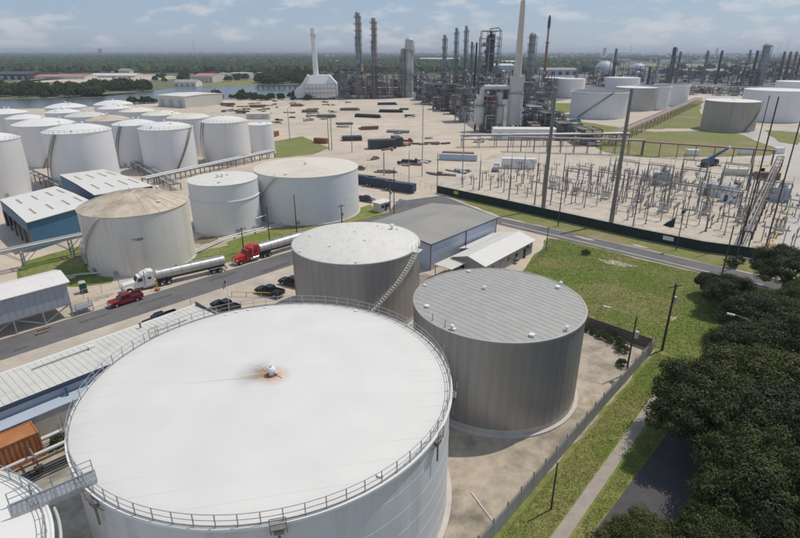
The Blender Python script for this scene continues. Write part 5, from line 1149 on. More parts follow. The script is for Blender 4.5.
def small_truck(label, x, y, ang, paint, bed, l=7.0):
    t = thing('work_truck', label, 'truck', (*G(x, y), -.1), ang); k = l / 2
    part('cab', MB().side([(k - 2.1, .6), (k - 2.1, 2.4), (k - 1.0, 2.45), (k - .75, 1.6), (k, 1.45), (k, .6)], -1.05, 1.05, lambda z: .1 if z > 1.8 else 0), paint, t, 20)
    part('windscreen', MB().add([(k - .74, -.9, 1.65), (k - .74, .9, 1.65), (k - .95, .85, 2.3), (k - .95, -.85, 2.3)], [(0, 1, 2, 3)]), 'glass_dark', t, 0, loc=(.03, 0, 0))
    part('bed', MB().box(-k, k - 2.2, -1.15, 1.15, .8, 1.0).box(-k, k - 2.2, -1.15, -1.05, 1, 1.6).box(-k, k - 2.2, 1.05, 1.15, 1, 1.6).box(-k + .3, 0, -.8, .8, 1.0, 1.9), bed, t, 0)
    for s_ in (-1, 1):
        for x_ in (k - 1.1, -k + 1.2): wheel(t, x_, s_ * .92, .45, .34, 'work')
        part('side_window', MB().box(k - 1.9, k - 1.1, s_ * 1.04 - .02, s_ * 1.04 + .02, 1.65, 2.2), 'glass_dark', t, 0)
    return t
small_truck('dark boom truck standing in sand yard by light mast', 412, 164, R(-10), 'white_paint', 'steel_dark', 9); small_truck('white pickup like truck in front of the long white shed', 479, 142, R(5), 'white_paint', 'white_paint', 6)
small_truck('red service truck in the sand yard', 406, 143, R(20), 'red_paint', 'rust', 7); small_truck('white service truck beside blue pipe stack', 410, 117, R(10), 'white_paint', 'steel_dark', 8)
small_truck('dark service truck among substation gear at right', 733, 190, R(30), 'black_paint', 'galv', 7); small_truck('white truck parked by the right farm', 594, 146, R(0), 'white_paint', 'galv', 7)
small_truck('teal tank truck in front of open top tank', 575, 122, R(10), 'teal', 'teal', 7); small_truck('white pump truck beside the white box trailer', 496, 170, R(75), 'white_paint', 'galv', 8)
# loose stores scattered over the yard
ry = random.Random(404); spot = 'first second third fourth fifth sixth seventh eighth ninth tenth eleventh twelfth'.split()
for i in range(70):
    x, y_ = (ry.uniform(212, 350), ry.uniform(101, 128)) if i < 48 else (ry.uniform(330, 470), ry.uniform(120, 175))
    if x < 275 and y_ > 114: y_ = 103 + ry.random() * 8
    X, Y = G(x, y_); t = thing('scrap_pile', 'low rusty pile of loose pipe ends and timber in the sand yard', 'scrap pile', (X, Y, -.1), ry.uniform(0, 3), 'loose stores in the sand yard'); q = ry.uniform(1.2, 3.2)
    for k in range(ry.randint(3, 6)):
        a = ry.uniform(-.5, .5); l_ = q * ry.uniform(.5, 1.6); x0_, y0_ = ry.uniform(-q, q), ry.uniform(-q * .6, q * .6); r_ = ry.uniform(.2, .55)
        part('pipe_end', MB().cyl((x0_ - l_ * math.cos(a), y0_ - l_ * math.sin(a), r_), (x0_ + l_ * math.cos(a), y0_ + l_ * math.sin(a), r_), r_, n=7), ry.choice(['rust', 'steel_brown', 'steel_grey', 'brown_mat', 'pipe_grey', 'steel_dark', 'cream']), t)
    if ry.random() < .5: part('crate', MB().box(-.9, .9, -.7, .7, 0, ry.uniform(.6, 1.6)), ry.choice(['brown_mat', 'cream', 'steel_dark', 'white_paint', 'rust']), t, 0)
# mobile crane
cr = thing('mobile_crane', 'blue mobile crane with raised boom behind the substation', 'crane', (*G(709, 166), -.1), R(28)); cr.scale = (.8, .8, .8)
part('carrier', MB().box(-5.5, 5.5, -1.4, 1.4, .9, 1.9), 'navy_paint', cr, 0); part('cab', MB().side([(3.4, 1.9), (3.4, 3.4), (5.0, 3.3), (5.5, 2.3), (5.5, 1.9)], -1.3, .2), 'navy_paint', cr, 0)
sup = part('superstructure', MB().box(-4, 1.8, -1.4, 1.4, 1.95, 3.9), 'blue_paint', cr, 0); part('counterweight', MB().box(-5.2, -4, -1.4, 1.4, 2.0, 3.6), 'steel_dark', sup, 0)
bmo = part('boom', MB().bar((-2, 0, 3.6), (8, 0, 6.6), 1.0, 1.2).bar((8, 0, 6.6), (13, 0, 8.1), .8, .9), 'blue_paint', cr, 0); part('boom_head', MB().box(12.7, 14.2, -.6, .6, 7.6, 8.9), 'white_paint', bmo, 0); part('luffing_ram', MB().cyl((1, 0, 2.6), (6, 0, 5.8), .25, n=8), 'galv', bmo)
for x in (-4.2, -2.4, 2.0, 3.8):
    for s_ in (-1, 1): wheel(cr, x, s_ * 1.2, .65, .5, 'crane')
for x in (-5, 4.8): part('outrigger', MB().bar((x, -3, .3), (x, 3, .3), .35).box(x - .4, x + .4, -3.4, -2.6, 0, .1).box(x - .4, x + .4, 2.6, 3.4, 0, .1), 'steel_dark', cr, 0)
ld = thing('wheel_loader', 'yellow wheel loader at right rear of the substation', 'loader', (*G(760, 176), -.1), R(160))
part('body', MB().side([(-3, .9), (-3, 1.9), (-1, 2.0), (.3, 1.6), (.6, .9)], -1, 1), 'yellow_paint', ld, 0); part('cab', MB().side([(-.9, 1.9), (-.8, 3.2), (.3, 3.2), (.5, 1.6)], -.8, .8), 'glass_dark', ld, 0); part('roof', MB().box(-.95, .4, -.85, .85, 3.2, 3.3), 'yellow_paint', ld, 0)
part('lift_arm', MB().bar((.4, -.6, 1.6), (2.6, -.6, .8), .25).bar((.4, .6, 1.6), (2.6, .6, .8), .25), 'yellow_paint', ld, 0); part('bucket', MB().side([(2.5, .1), (2.5, 1.2), (2.7, 1.2), (2.8, .3), (3.6, .2), (3.6, .1)], -1.3, 1.3), 'steel_dark', ld, 0)
for x in (-2, 1.1):
    for s_ in (-1, 1): wheel(ld, x, s_ * 1.0, .7, .5, 'loader')
# ------------------------------------------------------------------ refinery
def tower(label, x, yb, yt, r, mat='tower_grey', plats=6, name='process_tower', Y=None, r_top=None, pipe=True, cage='steel_grey', cat='tower', swell=None):
    if Y is None: X, Y = G(x, yb)
    else: X = (x - 400) / FPX * (Y * CP + CAMH * SP) * 1.0
    h = HT(x, yt, Y)
    # lean correction for sight lines far from the axis: use the mid height
    d = Y * CP - (h * .5 - CAMH) * SP; X = (x - 400) / FPX * d
    t = thing(name, label, cat, (X, Y, -.1)); rt = r_top or r * .85
    prof = [(r, 0), (r, h * .45)] + ([(swell, h * .5), (swell, h * .56), (r * .9, h * .6)] if swell else []) + [(rt, h * .62), (rt, h - rt * .6), (rt * .7, h - rt * .2), (.01, h)]
    part('shell', MB().lathe(prof, 20), mat, t)
    if plats:
        pm_ = MB(); q = r * 1.0 + 1.5
        pm_.lathe([(r * .8, 0), (q, 0), (q, .25), (r * .8, .25)], 14).lathe([(q - .02, 1.1), (q + .06, 1.1), (q + .06, 1.25), (q - .02, 1.25)], 14)
        for k in range(7): a = 2 * math.pi * k / 7; pm_.bar((q * math.cos(a), q * math.sin(a), .2), (q * math.cos(a), q * math.sin(a), 1.2), .12)
        pme = pm_.mesh('platform', cage, 0); lad = MB(); rg = random.Random(int(x * 7 + yt))
        for k in range(plats):
            z = h * (.2 + .77 * (k + .5) / plats); obj('platform', pme, t, (0, 0, z), rg.uniform(0, 3))
        for k in range(plats): a = 2.2 + k * 1.3; z0 = h * (.1 + .77 * k / plats); z1 = h * (.2 + .77 * (k + .7) / plats); lad.bar(((r + .5) * math.cos(a), (r + .5) * math.sin(a), z0), ((r + .5) * math.cos(a), (r + .5) * math.sin(a), z1), .5, .3)
        part('ladder_cage', lad, cage, t, 0)
    if pipe:
        for k, a in enumerate((-.6, -2.2)): part('riser_pipe', MB().tube([((r + .9) * math.cos(a), (r + .9) * math.sin(a), 2), ((r + .9) * math.cos(a), (r + .9) * math.sin(a), h * (.93 - .2 * k)), (r * .5 * math.cos(a), r * .5 * math.sin(a), h * (.97 - .2 * k))], .35, 8), 'pipe_grey', t)
    return t
tower('tallest grey process tower with many platforms, left of tower pair', 358.5, 98, 11, 2.7, 'tower_grey', 10); tower('brownish process tower with platforms, right of tower pair', 374, 98, 17, 2.4, 'tower_tan', 10)
tower('thick pale twin silo tower behind the left refinery, right one', 409, 97, 37, 4.6, 'reactor', 2); tower('thinner silo beside the pale thick silo tower', 403, 97, 48, 2.8, 'tower_grey', 2)
tower('slim tower with ringed head, left of three', 444, 96, 34, 1.9, 'tower_grey', 6, swell=2.8); tower('slim tower with ringed head, middle of three', 455.5, 96, 27, 1.7, 'tower_grey', 6, swell=2.2); tower('slim tower with ringed head, right of three', 465, 96, 25, 1.7, 'tower_grey', 6)
tower('short slim tower beside dark little stack', 471, 94, 41, 1.4, 'tower_grey', 5); tower('thin dark stack left of lattice reactor structure', 475.5, 94, 42, 1.2, 'steel_dark', 0, 'stack', pipe=False, cat='stack')
tower('stout tower with domed head right of tall concrete stack', 530.5, 95, 32, 4.0, 'tower_grey', 7)
tower('thin dark stack at far right field', 672, 84, 46.5, 3.0, 'steel_dark', 5, 'stack', cat='stack'); tower('thick dark tower with bright flank at far right', 763, 85, 43, 5.6, 'tower_grey', 7); tower('leaning dark stack beside thick far right tower', 754, 85, 50, 2.0, 'steel_dark', 0, 'stack', pipe=False, cat='stack')
for i, (x, yt, mt) in enumerate(((678, 51, 'steel_grey'), (705, 50, 'steel_grey'), (719, 50, 'steel_dark'), (747, 49, 'tower_grey'), (781, 51, 'steel_brown'), (787, 51, 'rust'), (793, 51, 'steel_grey'), (798, 50, 'steel_dark'), (614, 48, 'steel_grey'), (649, 66, 'steel_dark'), (657, 55, 'galv'), (577, 62, 'tower_grey'))):
    tower('distant thin stack at right horizon, %s from the left' % ('first second third fourth fifth sixth seventh eighth ninth tenth eleventh twelfth'.split()[sorted([678, 705, 719, 747, 781, 787, 793, 798, 614, 649, 657, 577]).index(x)]), x, 84 if x > 660 else 86, yt, 1.9, mt, 3, 'stack', cat='stack', pipe=False)
# rusty flare stack
X, Y = G(546, 86); h = HT(546, 15, Y); d = Y * CP - (h * .5 - CAMH) * SP; X = (546.5 - 400) / FPX * d
fl = thing('flare_stack', 'tall flare stack with rusty shaft and dark tip', 'stack', (X, Y, -.1))
part('shaft', MB().cyl((0, 0, 0), (0, 0, h * .62), 2.1, 1.5, n=14), 'rust', fl); part('upper_shaft', MB().cyl((0, 0, h * .62), (0, 0, h * .84), 1.4, 1.4, n=14), 'tower_grey', fl); part('tip', MB().lathe([(1.7, h * .82), (2.0, h * .9), (1.6, h * .96), (.8, h)], 14), 'steel_dark', fl)
part('platform', MB().lathe([(1.4, h * .62), (3, h * .62), (3, h * .63), (1.4, h * .63)], 14), 'steel_brown', fl)
# heater with white stack
X, Y = G(322, 98.5); ht_ = thing('process_heater', 'white process heater house with sloped shoulders and tall white stack', 'heater', (X, Y, -.1))
part('body', MB().add([(-15, -10, 3), (15, -10, 3), (15, 10, 3), (-15, 10, 3), (-15, -10, 14), (15, -10, 14), (15, 10, 14), (-15, 10, 14), (-8.5, -6, 22), (8.5, -6, 22), (8.5, 6, 22), (-8.5, 6, 22)], [(0, 1, 5, 4), (1, 2, 6, 5), (2, 3, 7, 6), (3, 0, 4, 7), (4, 5, 9, 8), (5, 6, 10, 9), (6, 7, 11, 10), (7, 4, 8, 11), (8, 9, 10, 11), (0, 3, 2, 1)]), 'white_paint', ht_, 0)
for i in range(9): part('buckstay', MB().bar((-14.6 + i * 3.65, -10.1, 3), (-14.6 + i * 3.65, -10.1, 14), .5), 'cream', ht_, 0); part('leg', MB().bar((-14.6 + i * 3.65, -9.5, 0), (-14.6 + i * 3.65, -9.5, 3), .6), 'galv', ht_, 0)
for z in (6, 10, 14): part('walkway', MB().box(-15.6, 15.6, -11.2, -10.2, z, z + .25), 'galv', ht_, 0)
part('annex', MB().add([(-25, -8, 2), (-15.1, -8, 2), (-15.1, 8, 2), (-25, 8, 2), (-25, -8, 8), (-15.1, -8, 16), (-15.1, 8, 16), (-25, 8, 8)], [(0, 1, 5, 4), (1, 2, 6, 5), (2, 3, 7, 6), (3, 0, 4, 7), (4, 5, 6, 7), (0, 3, 2, 1)]), 'white_paint', ht_, 0)
sx_ = -4.5; hs_ = HT(318, 28, Y)
part('stack', MB().cyl((sx_, 0, 20), (sx_ - 1, 0, hs_), 2.7, 2.1, n=20), 'white_paint', ht_); part('stack_platform', MB().lathe([(2.4, hs_ - 6), (3.4, hs_ - 6), (3.4, hs_ - 5.7), (2.4, hs_ - 5.7)], 14, c=(sx_ - 1, 0)), 'galv', ht_); part('flue_duct', MB().bar((-20, -6, 8), (-10, -9, 22), 2.6), 'white_paint', ht_)
# tall concrete stack with the white silos
X0, Y0 = G(513, 131)
def mpx(dx): return dx / FPX * (Y0 * CP + 25 * SP)                   # metres for a width on the plate
cs = thing('stack', 'tall tapering concrete stack on boxy base, highest in refinery', 'stack', (X0, Y0, -.1))
hb, hm, htop = HT(513, 93, Y0), HT(513, 76, Y0), HT(520, 0, Y0)
part('regenerator', MB().cyl((0, 0, 4), (0, 0, hb), mpx(7.3), n=24), 'reactor', cs); part('duct_box', MB().box(-mpx(6), mpx(6), -mpx(5), mpx(5), hb, hm), 'reactor', cs, 0)
part('shaft', MB().cyl((0, 0, hm), (0, 0, htop), mpx(3.9), mpx(2.2), n=20), 'stack_concrete', cs)
part('platform', MB().lathe([(mpx(7), hb), (mpx(8.2), hb), (mpx(8.2), hb + .3), (mpx(7), hb + .3)], 20), 'steel_grey', cs)
for k in range(4):
    for z in (8 + k * 4.5,): part('stiffener_ring', MB().lathe([(mpx(7.3), z), (mpx(7.5), z), (mpx(7.5), z + .25), (mpx(7.3), z + .25)], 24), 'reactor', cs)
for a in range(6): part('leg', MB().bar((mpx(6) * math.cos(a), mpx(6) * math.sin(a), 0), (mpx(6) * math.cos(a), mpx(6) * math.sin(a), 4.2), .7), 'steel_dark', cs, 0)
for lab, xx, wl, wu, top1, top2 in (('white cylindrical silo with narrower head, left of concrete stack', 478, 6, 4.2, 105, 94), ('white cylindrical silo with narrower head, between left silo and concrete stack', 497, 5.2, 3, 105, 92)):
    X1 = X0 + mpx(xx - 513); t = thing('process_silo', lab, 'silo', (X1, Y0, -.1)); h1, h2 = HT(xx, top1, Y0), HT(xx, top2, Y0)
    part('body', MB().lathe([(.5, 3.4), (mpx(wl) * .8, 3.6), (mpx(wl), 5), (mpx(wl), h1 - 1), (mpx(wl) * .85, h1)], 24), 'reactor', t); part('head', MB().lathe([(mpx(wu), h1 - .5), (mpx(wu), h2 - .6), (mpx(wu) * .6, h2), (.01, h2 + .2)], 20), 'reactor', t)
    for a in range(5): part('leg', MB().bar((mpx(wl) * .85 * math.cos(a * 1.26), mpx(wl) * .85 * math.sin(a * 1.26), 0), (mpx(wl) * .85 * math.cos(a * 1.26), mpx(wl) * .85 * math.sin(a * 1.26), 5), .6), 'steel_dark', t, 0)
    part('platform', MB().lathe([(mpx(wl) * .8, h1), (mpx(wl) + .9, h1), (mpx(wl) + .9, h1 + .25), (mpx(wl) * .8, h1 + .25)], 18), 'steel_grey', t)
    for k in range(4): part('side_landing', MB().box(-mpx(wl) - 2.2, -mpx(wl) + .1, -.8, .8, 5 + k * 3.6, 5.3 + k * 3.6), 'white_paint', t, 0)
dz_ = HT(490, 87, Y0); du = thing('flue_duct', 'pale duct arching from left silo head to concrete stack', 'duct', (X0, Y0, -.1))
part('duct', MB().tube([(mpx(-34), 0, HT(478, 95, Y0)), (mpx(-34), 0, dz_ - 1.5), (mpx(-32), 0, dz_), (mpx(-5), 0, dz_)], 1.3, 12), 'reactor', du); part('elbow_flange', MB().cyl((mpx(-20), 0, dz_), (mpx(-19.4), 0, dz_), 1.6, n=12), 'reactor', du)
# lattice reactor structure
def lattice(label, x, yb, yt, w_px, levels, seed, vessel='tower_grey', mat='steel_grey', name='steel_structure', depth=None, top=True):
    X, Y = G(x, yb); h = HT(x, yt, Y); sc = (Y * CP + CAMH * SP) / FPX; w_ = w_px * sc; d_ = depth or w_; rg = random.Random(seed)
    t = thing(name, label, 'structure', (X, Y, -.1), rg.uniform(-.15, .15)); f = MB(); nx = max(2, round(w_ / 7)); cols = [-w_ / 2 + w_ * i / nx for i in range(nx + 1)]
    for cx in cols:
        for cy_ in (-d_ / 2, d_ / 2): f.bar((cx, cy_, 0), (cx, cy_, h), .55)
    for k in range(levels):
        z = h * (k + 1) / levels
        for cy_ in (-d_ / 2, d_ / 2): f.bar((-w_ / 2, cy_, z), (w_ / 2, cy_, z), .4)
        for cx in cols: f.bar((cx, -d_ / 2, z), (cx, d_ / 2, z), .4)
        for cy_ in (-d_ / 2, d_ / 2):
            for i in range(nx):
                if rg.random() < .6: f.bar((cols[i], cy_, z - h / levels), (cols[i + 1], cy_, z), .3) if rg.random() < .5 else f.bar((cols[i + 1], cy_, z - h / levels), (cols[i], cy_, z), .3)
    part('steel_frame', f, mat, t, 0)
    for k in range(levels):
        z = h * (k + 1) / levels
        if k < levels - 1 or top: part('deck', MB().box(-w_ / 2, w_ / 2 * rg.uniform(.2, 1), -d_ / 2, d_ / 2, z - .12, z), 'steel_brown' if rg.random() < .4 else 'steel_grey', t, 0); part('handrail', MB().bar((-w_ / 2, -d_ / 2, z + 1.1), (w_ / 2, -d_ / 2, z + 1.1), .12).bar((-w_ / 2, -d_ / 2, z + .6), (w_ / 2, -d_ / 2, z + .6), .1), 'steel_grey', t, 0)
        for q in range(rg.randint(1, 3)):
            zz = z - h / levels; kind = rg.random(); px_ = rg.uniform(-.4, .4) * w_; py_ = rg.uniform(-.35, .35) * d_; mt = rg.choice(['pipe_grey', 'pipe_light', 'tower_grey', 'tower_tan', 'galv', 'rust', 'pipe_light', 'reactor'])
            r_ = min(h / levels * .32, rg.uniform(.8, 1.9))
            if kind < .5: l_ = rg.uniform(3, 7); part('drum', MB().cyl((px_ - l_ / 2, py_, zz + r_ + .8), (px_ + l_ / 2, py_, zz + r_ + .8), r_, n=12), mt, t)
            elif kind < .75: part('vessel', MB().lathe([(.01, zz + .4), (r_, zz + 1), (r_, zz + h / levels * 1.2), (.01, zz + h / levels * 1.2 + r_ * .6)], 12, c=(px_, py_)), mt, t)
            else: part('equipment_box', MB().box(px_ - 1.8, px_ + 1.8, py_ - 1.3, py_ + 1.3, zz + .1, zz + min(3.2, h / levels * .8)), mt, t, 0)
    for q in range(max(4, int(w_ / 3))):
        x0_, x1_ = rg.uniform(-.6, .6) * w_, rg.uniform(-.6, .6) * w_; z0_, z1_ = rg.uniform(.05, .9) * h, rg.uniform(.1, 1.0) * h; y_ = rg.choice([-.55, .5, -.3]) * d_
        part('pipe', MB().tube([(x0_, y_, z0_ * .2), (x0_, y_, z1_), (x1_, y_, z1_), (x1_, y_ * .3, z1_)], rg.uniform(.18, .5), 7), rg.choice(['pipe_grey', 'pipe_light', 'galv', 'pipe_pink', 'steel_brown']), t)
    return t
lt = lattice('tall lattice reactor structure with central vessel', 487.5, 97, 31, 18.5, 9, 4, mat='steel_grey')
part('central_vessel', MB().lathe([(.5, 24), (4.2, 27), (4.2, 54), (3.2, 57), (1.2, 58.5), (1.2, 61)], 16), 'steel_dark', lt); part('top_hoop', MB().tube([(-1, 0, 59), (-1, 0, 63), (7, 0, 64), (8.5, 0, 62), (8.5, 0, 30)], .5, 8), 'pipe_grey', lt)
U = [  # x, base row, top row, width px, levels
    (350, 97, 68, 16, 5, 'steel unit at the foot of the tallest grey tower'), (366, 98, 66, 14, 5, 'steel unit between the paired tall towers'), (384, 98, 66, 18, 5, 'steel unit right of the brownish tower'), (402, 97, 70, 18, 4, 'steel unit below pale thick silo tower'),
    (344, 95, 82, 10, 2, 'low steel unit between heater and tower pair'), (418, 96, 73, 18, 4, 'steel unit behind the small white yard shed'), (434, 98, 74, 16, 4, 'steel unit at foot of left slim tower'), (449, 99, 72, 16, 4, 'steel unit at foot of middle slim tower'),
    (463, 99, 71, 14, 5, 'steel unit at foot of right slim tower'), (437, 104, 84, 14, 4, 'piping unit at refinery edge right of small white shed'), (452, 110, 84, 16, 5, 'dense brown piping unit above the yard corner'), (464, 121, 88, 14, 6, 'tall dense piping unit left of white silos'),
    (447, 106, 88, 10, 3, 'small piping unit with pale deck near yard corner'), (488, 131, 96, 9, 6, 'dark steel frame between the white silos'), (528, 112, 82, 14, 5, 'piping unit right of the concrete stack'), (541, 118, 92, 14, 4, 'piping unit before the twin white tanks'),
    (533, 128, 105, 16, 4, 'lower piping unit right of concrete stack base'), (549, 134, 112, 18, 4, 'piping unit above the long white shed'), (566, 138, 122, 22, 3, 'low pipe manifold before the open top tank'), (586, 143, 128, 20, 2, 'low pipe manifold right of the open top tank manifold'),
    (500, 98, 72, 12, 4, 'steel unit behind the concrete stack'), (519, 98, 70, 14, 4, 'steel unit left of stout domed tower'), (545, 96, 74, 12, 3, 'steel unit at foot of rusty flare stack')]
for i, (x, yb_, yt, w_, lv, lab) in enumerate(U): lattice(lab, x, yb_, yt, w_, lv, 100 + i * 7, mat=('steel_grey', 'steel_brown', 'galv_dark')[i % 3], depth=12 if w_ > 9 else 9)
rg = random.Random(5); names = 'first second third fourth fifth sixth seventh eighth ninth tenth eleventh twelfth thirteenth fourteenth fifteenth sixteenth seventeenth eighteenth'.split()
ord_ = 'first second third fourth fifth sixth seventh eighth ninth tenth'.split(); rq = random.Random(909)
for row, (xa, xb, ya, yb__, ta, tb, where) in enumerate(((340, 402, 93, 95, 70, 78, 'behind the tall tower pair'), (404, 476, 91, 95, 70, 78, 'behind the slim towers'), (418, 470, 99, 108, 80, 88, 'at the refinery yard edge'), (480, 560, 93, 100, 74, 84, 'behind the concrete stack'), (524, 566, 120, 136, 100, 116, 'beside the long white shed'))):
    for i in range(10):
        x = xa + (xb - xa) * (i + rq.uniform(.1, .9)) / 10; yb_ = rq.uniform(ya, yb__) + (8 * (x - xa) / (xb - xa) if row == 2 else 0)
        lattice('small piping frame %s, %s from left' % (where, ord_[i]), x, yb_, yb_ - rq.uniform(10, 22), rq.uniform(6, 11), 4, 700 + row * 20 + i, mat=rq.choice(['steel_grey', 'steel_brown', 'galv_dark', 'steel_dark']), depth=9, name='piping_frame')
for i in range(9): lattice('low pale pipe frame behind brown tank, %s from left' % ord_[i], 690 + i * 7.5, rq.uniform(92.5, 95.5), rq.uniform(85.5, 89), 8, 2, 900 + i, mat=rq.choice(['galv_dark', 'steel_grey', 'galv']), depth=12, name='piping_frame')
for i in range(18):
    x = 592 + i * 12.2; lattice('distant dark process unit at right, %s from left' % names[i], x, rg.uniform(81, 87) if x > 600 else 84, rg.uniform(61, 72), rg.uniform(8, 14), 3, 300 + i, mat=('steel_dark', 'steel_brown', 'steel_grey')[i % 3], depth=20, name='process_unit')
pipe_rack('long grey pipe rack along the refinery front', (-60, 575), (120, 575), 8, 8, 20, [(-.8, .4, 'pipe_grey', 0), (-.3, .4, 'pipe_light', 0), (.2, .3, 'pipe_grey', 0), (.7, .4, 'pipe_light', 0), (0, .4, 'pipe_grey', 1)], 'steel_grey', 2)
for i in range(16):                                                  # small process clutter along the refinery edge
    x = rg.uniform(425, 475); y_ = 98 + (x - 425) * .5 + rg.uniform(-6, 0)
    X, Y = G(x, y_); t = thing('exchanger_skid', 'grey heat exchanger skid at the refinery yard edge', 'skid', (X, Y, -.1), rg.uniform(0, 3), 'exchanger skids'); l_ = rg.uniform(5, 9)
    part('shell', MB().cyl((-l_ / 2, 0, 2), (l_ / 2, 0, 2), .9, n=12), rg.choice(['pipe_light', 'pipe_grey', 'galv']), t); part('shell', MB().cyl((-l_ / 2, 0, 4.2), (l_ / 2, 0, 4.2), .8, n=12), 'pipe_grey', t)
    for x_ in (-l_ * .35, l_ * .35): part('saddle', MB().box(x_ - .2, x_ + .2, -.8, .8, 0, 1.3), 'concrete', t, 0)

# ------------------------------------------------------------------ distance: sheds, tanks, domes across the river and at the right horizon
def far_bld(label, x, y, wpx, hpx, wall, roof, nwin=4, dpt=40, ang=0, gab=3):
    X, Y = G(x, y); sc = (Y * CP + CAMH * SP) / FPX
    return box_bld('industrial_hall', label, x, y, wpx * sc, dpt, max(3, hpx * sc), ang, wall, roof, nwin, gab=gab)
far_bld('long dark roofed hall across the river at left edge', 6, 79.5, 42, 5, 'black_roof', 'black_roof', 6, 90)
far_bld('long low pale hall right of dark hall across river', 55, 79, 60, 2.2, 'cream', 'red_roof', 10, 40); far_bld('long low pale hall in line behind, middle of far bank', 112, 77.5, 46, 2.0, 'cream', 'metal_roof', 8, 40)
far_bld('pale gabled hall near trees across the river', 90, 71, 6, 3, 'white_paint', 'roof_white', 2, 30); far_bld('red roofed hall on far river bank', 203, 82.5, 20, 6, 'cream', 'red_roof', 5, 60); far_bld('pale dock shed in front of red roofed hall', 185, 86.5, 22, 4, 'white_paint', 'roof_grey', 4, 25)
far_bld('tan roofed hall across river left of heater stack', 292, 67, 22, 3, 'cream', 'metal_roof', 4, 80); far_bld('blue roofed small hall across river', 299, 68.5, 10, 2.5, 'cream', 'teal', 3, 40); far_bld('wide tan bare hall behind heater stack', 345, 64, 34, 2.6, 'cream', 'cream', 5, 90)
far_bld('wide pale hall behind the slim towers', 440, 63, 40, 4, 'white_paint', 'metal_roof', 6, 90); far_bld('blue walled hall behind lattice reactor structure', 500, 74, 28, 8, 'blue_grey_siding', 'metal_roof', 5, 60); far_bld('tan roofed hall behind the concrete stack', 510, 66, 26, 4, 'blue_siding', 'tan_roof', 5, 90)
far_bld('low grey hall behind stout domed tower', 560, 75, 36, 5, 'grey_siding', 'roof_grey', 5, 60); far_bld('long blue grey hall amid far right stacks', 700, 74, 60, 3, 'blue_siding', 'roof_grey', 8, 60); far_bld('pale low hall left of dome pair', 585, 69, 30, 2.5, 'cream', 'cream', 4, 80)
for i, (x, y, wpx, hpx, lab) in enumerate(((224, 77.5, 14, 4, 'beige tank on far river bank, first from left'), (242, 78, 22, 5, 'beige tank on far river bank, second and broadest'), (266, 76.5, 16, 4, 'beige tank on far river bank, third from left'), (283, 76, 14, 3.4, 'beige tank on far river bank, fourth from left'))):
    X, Y = G(x, y); sc = (Y * CP + CAMH * SP) / FPX; tank('storage_tank', lab, X, Y, wpx / 2 * sc, hpx * sc, 'cream', 'cream', 'cone', .8, 40, 1, vents=1, seed=i, group='beige tanks across the river', ring=False)
for i, (x, y, wpx, lab) in enumerate(((604, 74, 22, 'large pale domed store at right horizon, left of pair'), (637, 75, 20, 'large pale domed store at right horizon, right of pair'))):
    X, Y = G(x, y); sc = (Y * CP + CAMH * SP) / FPX; rr_ = wpx / 2 * sc; t = thing('domed_store', lab, 'dome', (X, Y, -.1))
    part('dome', MB().lathe([(rr_, 0)] + [(max(.01, rr_ * math.cos(k * math.pi / 18)), 2 + rr_ * 1.05 * math.sin(k * math.pi / 18)) for k in range(10)], 36), 'grey_siding', t); part('crown_vent', MB().cyl((0, 0, rr_ * 1.03), (0, 0, rr_ * 1.03 + 4), 3, n=10), 'galv', t); part('base_wall', MB().lathe([(rr_ + .5, 0), (rr_ + .5, 3), (rr_, 3)], 36), 'concrete', t)
rg = random.Random(12)
for i in range(34):                                                  # pale roofs scattered in the far right plain
    x = rg.uniform(560, 830); y_ = rg.uniform(57, 66); X, Y = G(x, y_); l_ = rg.uniform(30, 110); hh = rg.uniform(6, 13)
    t = thing('distant_hall', 'pale distant hall in the hazy plain at right', 'building', (X, Y, -.1), rg.uniform(-.4, .4), 'distant halls at right'); part('wall', MB().box(-l_ / 2, l_ / 2, 0, 40, 0, hh), rg.choice(['white_paint', 'cream', 'blue_grey_siding', 'cream']), t, 0); part('roof', MB().box(-l_ / 2 - 1, l_ / 2 + 1, -1, 41, hh, hh + 1), rg.choice(['roof_white', 'metal_roof', 'roof_grey', 'red_roof']), t, 0)
for i in range(22):
    x = rg.uniform(0, 360) if i < 10 else rg.uniform(0, 180); y_ = rg.uniform(66, 74); X, Y = G(x, y_); l_ = rg.uniform(14, 30)
    t = thing('distant_house', 'small pale house among the trees across the river', 'house', (X, Y, -.1), rg.uniform(-1, 1), 'distant houses at left'); part('wall', MB().box(-l_ / 2, l_ / 2, 0, 14, 0, 6), 'cream', t, 0); part('roof', MB().add([(-l_ / 2, -1, 6), (l_ / 2, -1, 6), (l_ / 2, 15, 6), (-l_ / 2, 15, 6), (-l_ / 2, 7, 10), (l_ / 2, 7, 10)], [(0, 1, 5, 4), (2, 3, 4, 5), (0, 4, 3), (1, 2, 5), (0, 3, 2, 1)]), rg.choice(['red_roof', 'roof_grey', 'metal_roof']), t, 0)
for i, (x, yt, w_) in enumerate(((101, 48.6, 40), (195, 39, 5), (604, 47.5, 30), (716, 48, 22), (630, 45, 8), (777, 43, 6), (785, 40, 4))):
    X, Y = G(x, 55.5); h = HT(x, yt, Y); t = thing('skyline_tower', ('small distant block on left horizon', 'hair thin distant mast on left horizon', 'small distant block on right horizon, left one', 'small distant block on right horizon, right one', 'hair thin distant mast above domed stores', 'distant power pylon at right horizon, left one', 'distant power pylon at right horizon, right one')[i], 'tower', (X, Y, -.1))
    part('shaft', MB().cyl((0, 0, 0), (0, 0, h), w_ / 2, w_ / (2 if w_ > 15 else 5), n=6), 'steel_grey', t, 0); part('head', MB().box(-w_ / 2, w_ / 2, -3, 3, h * .9, h * .93), 'steel_grey', t, 0)
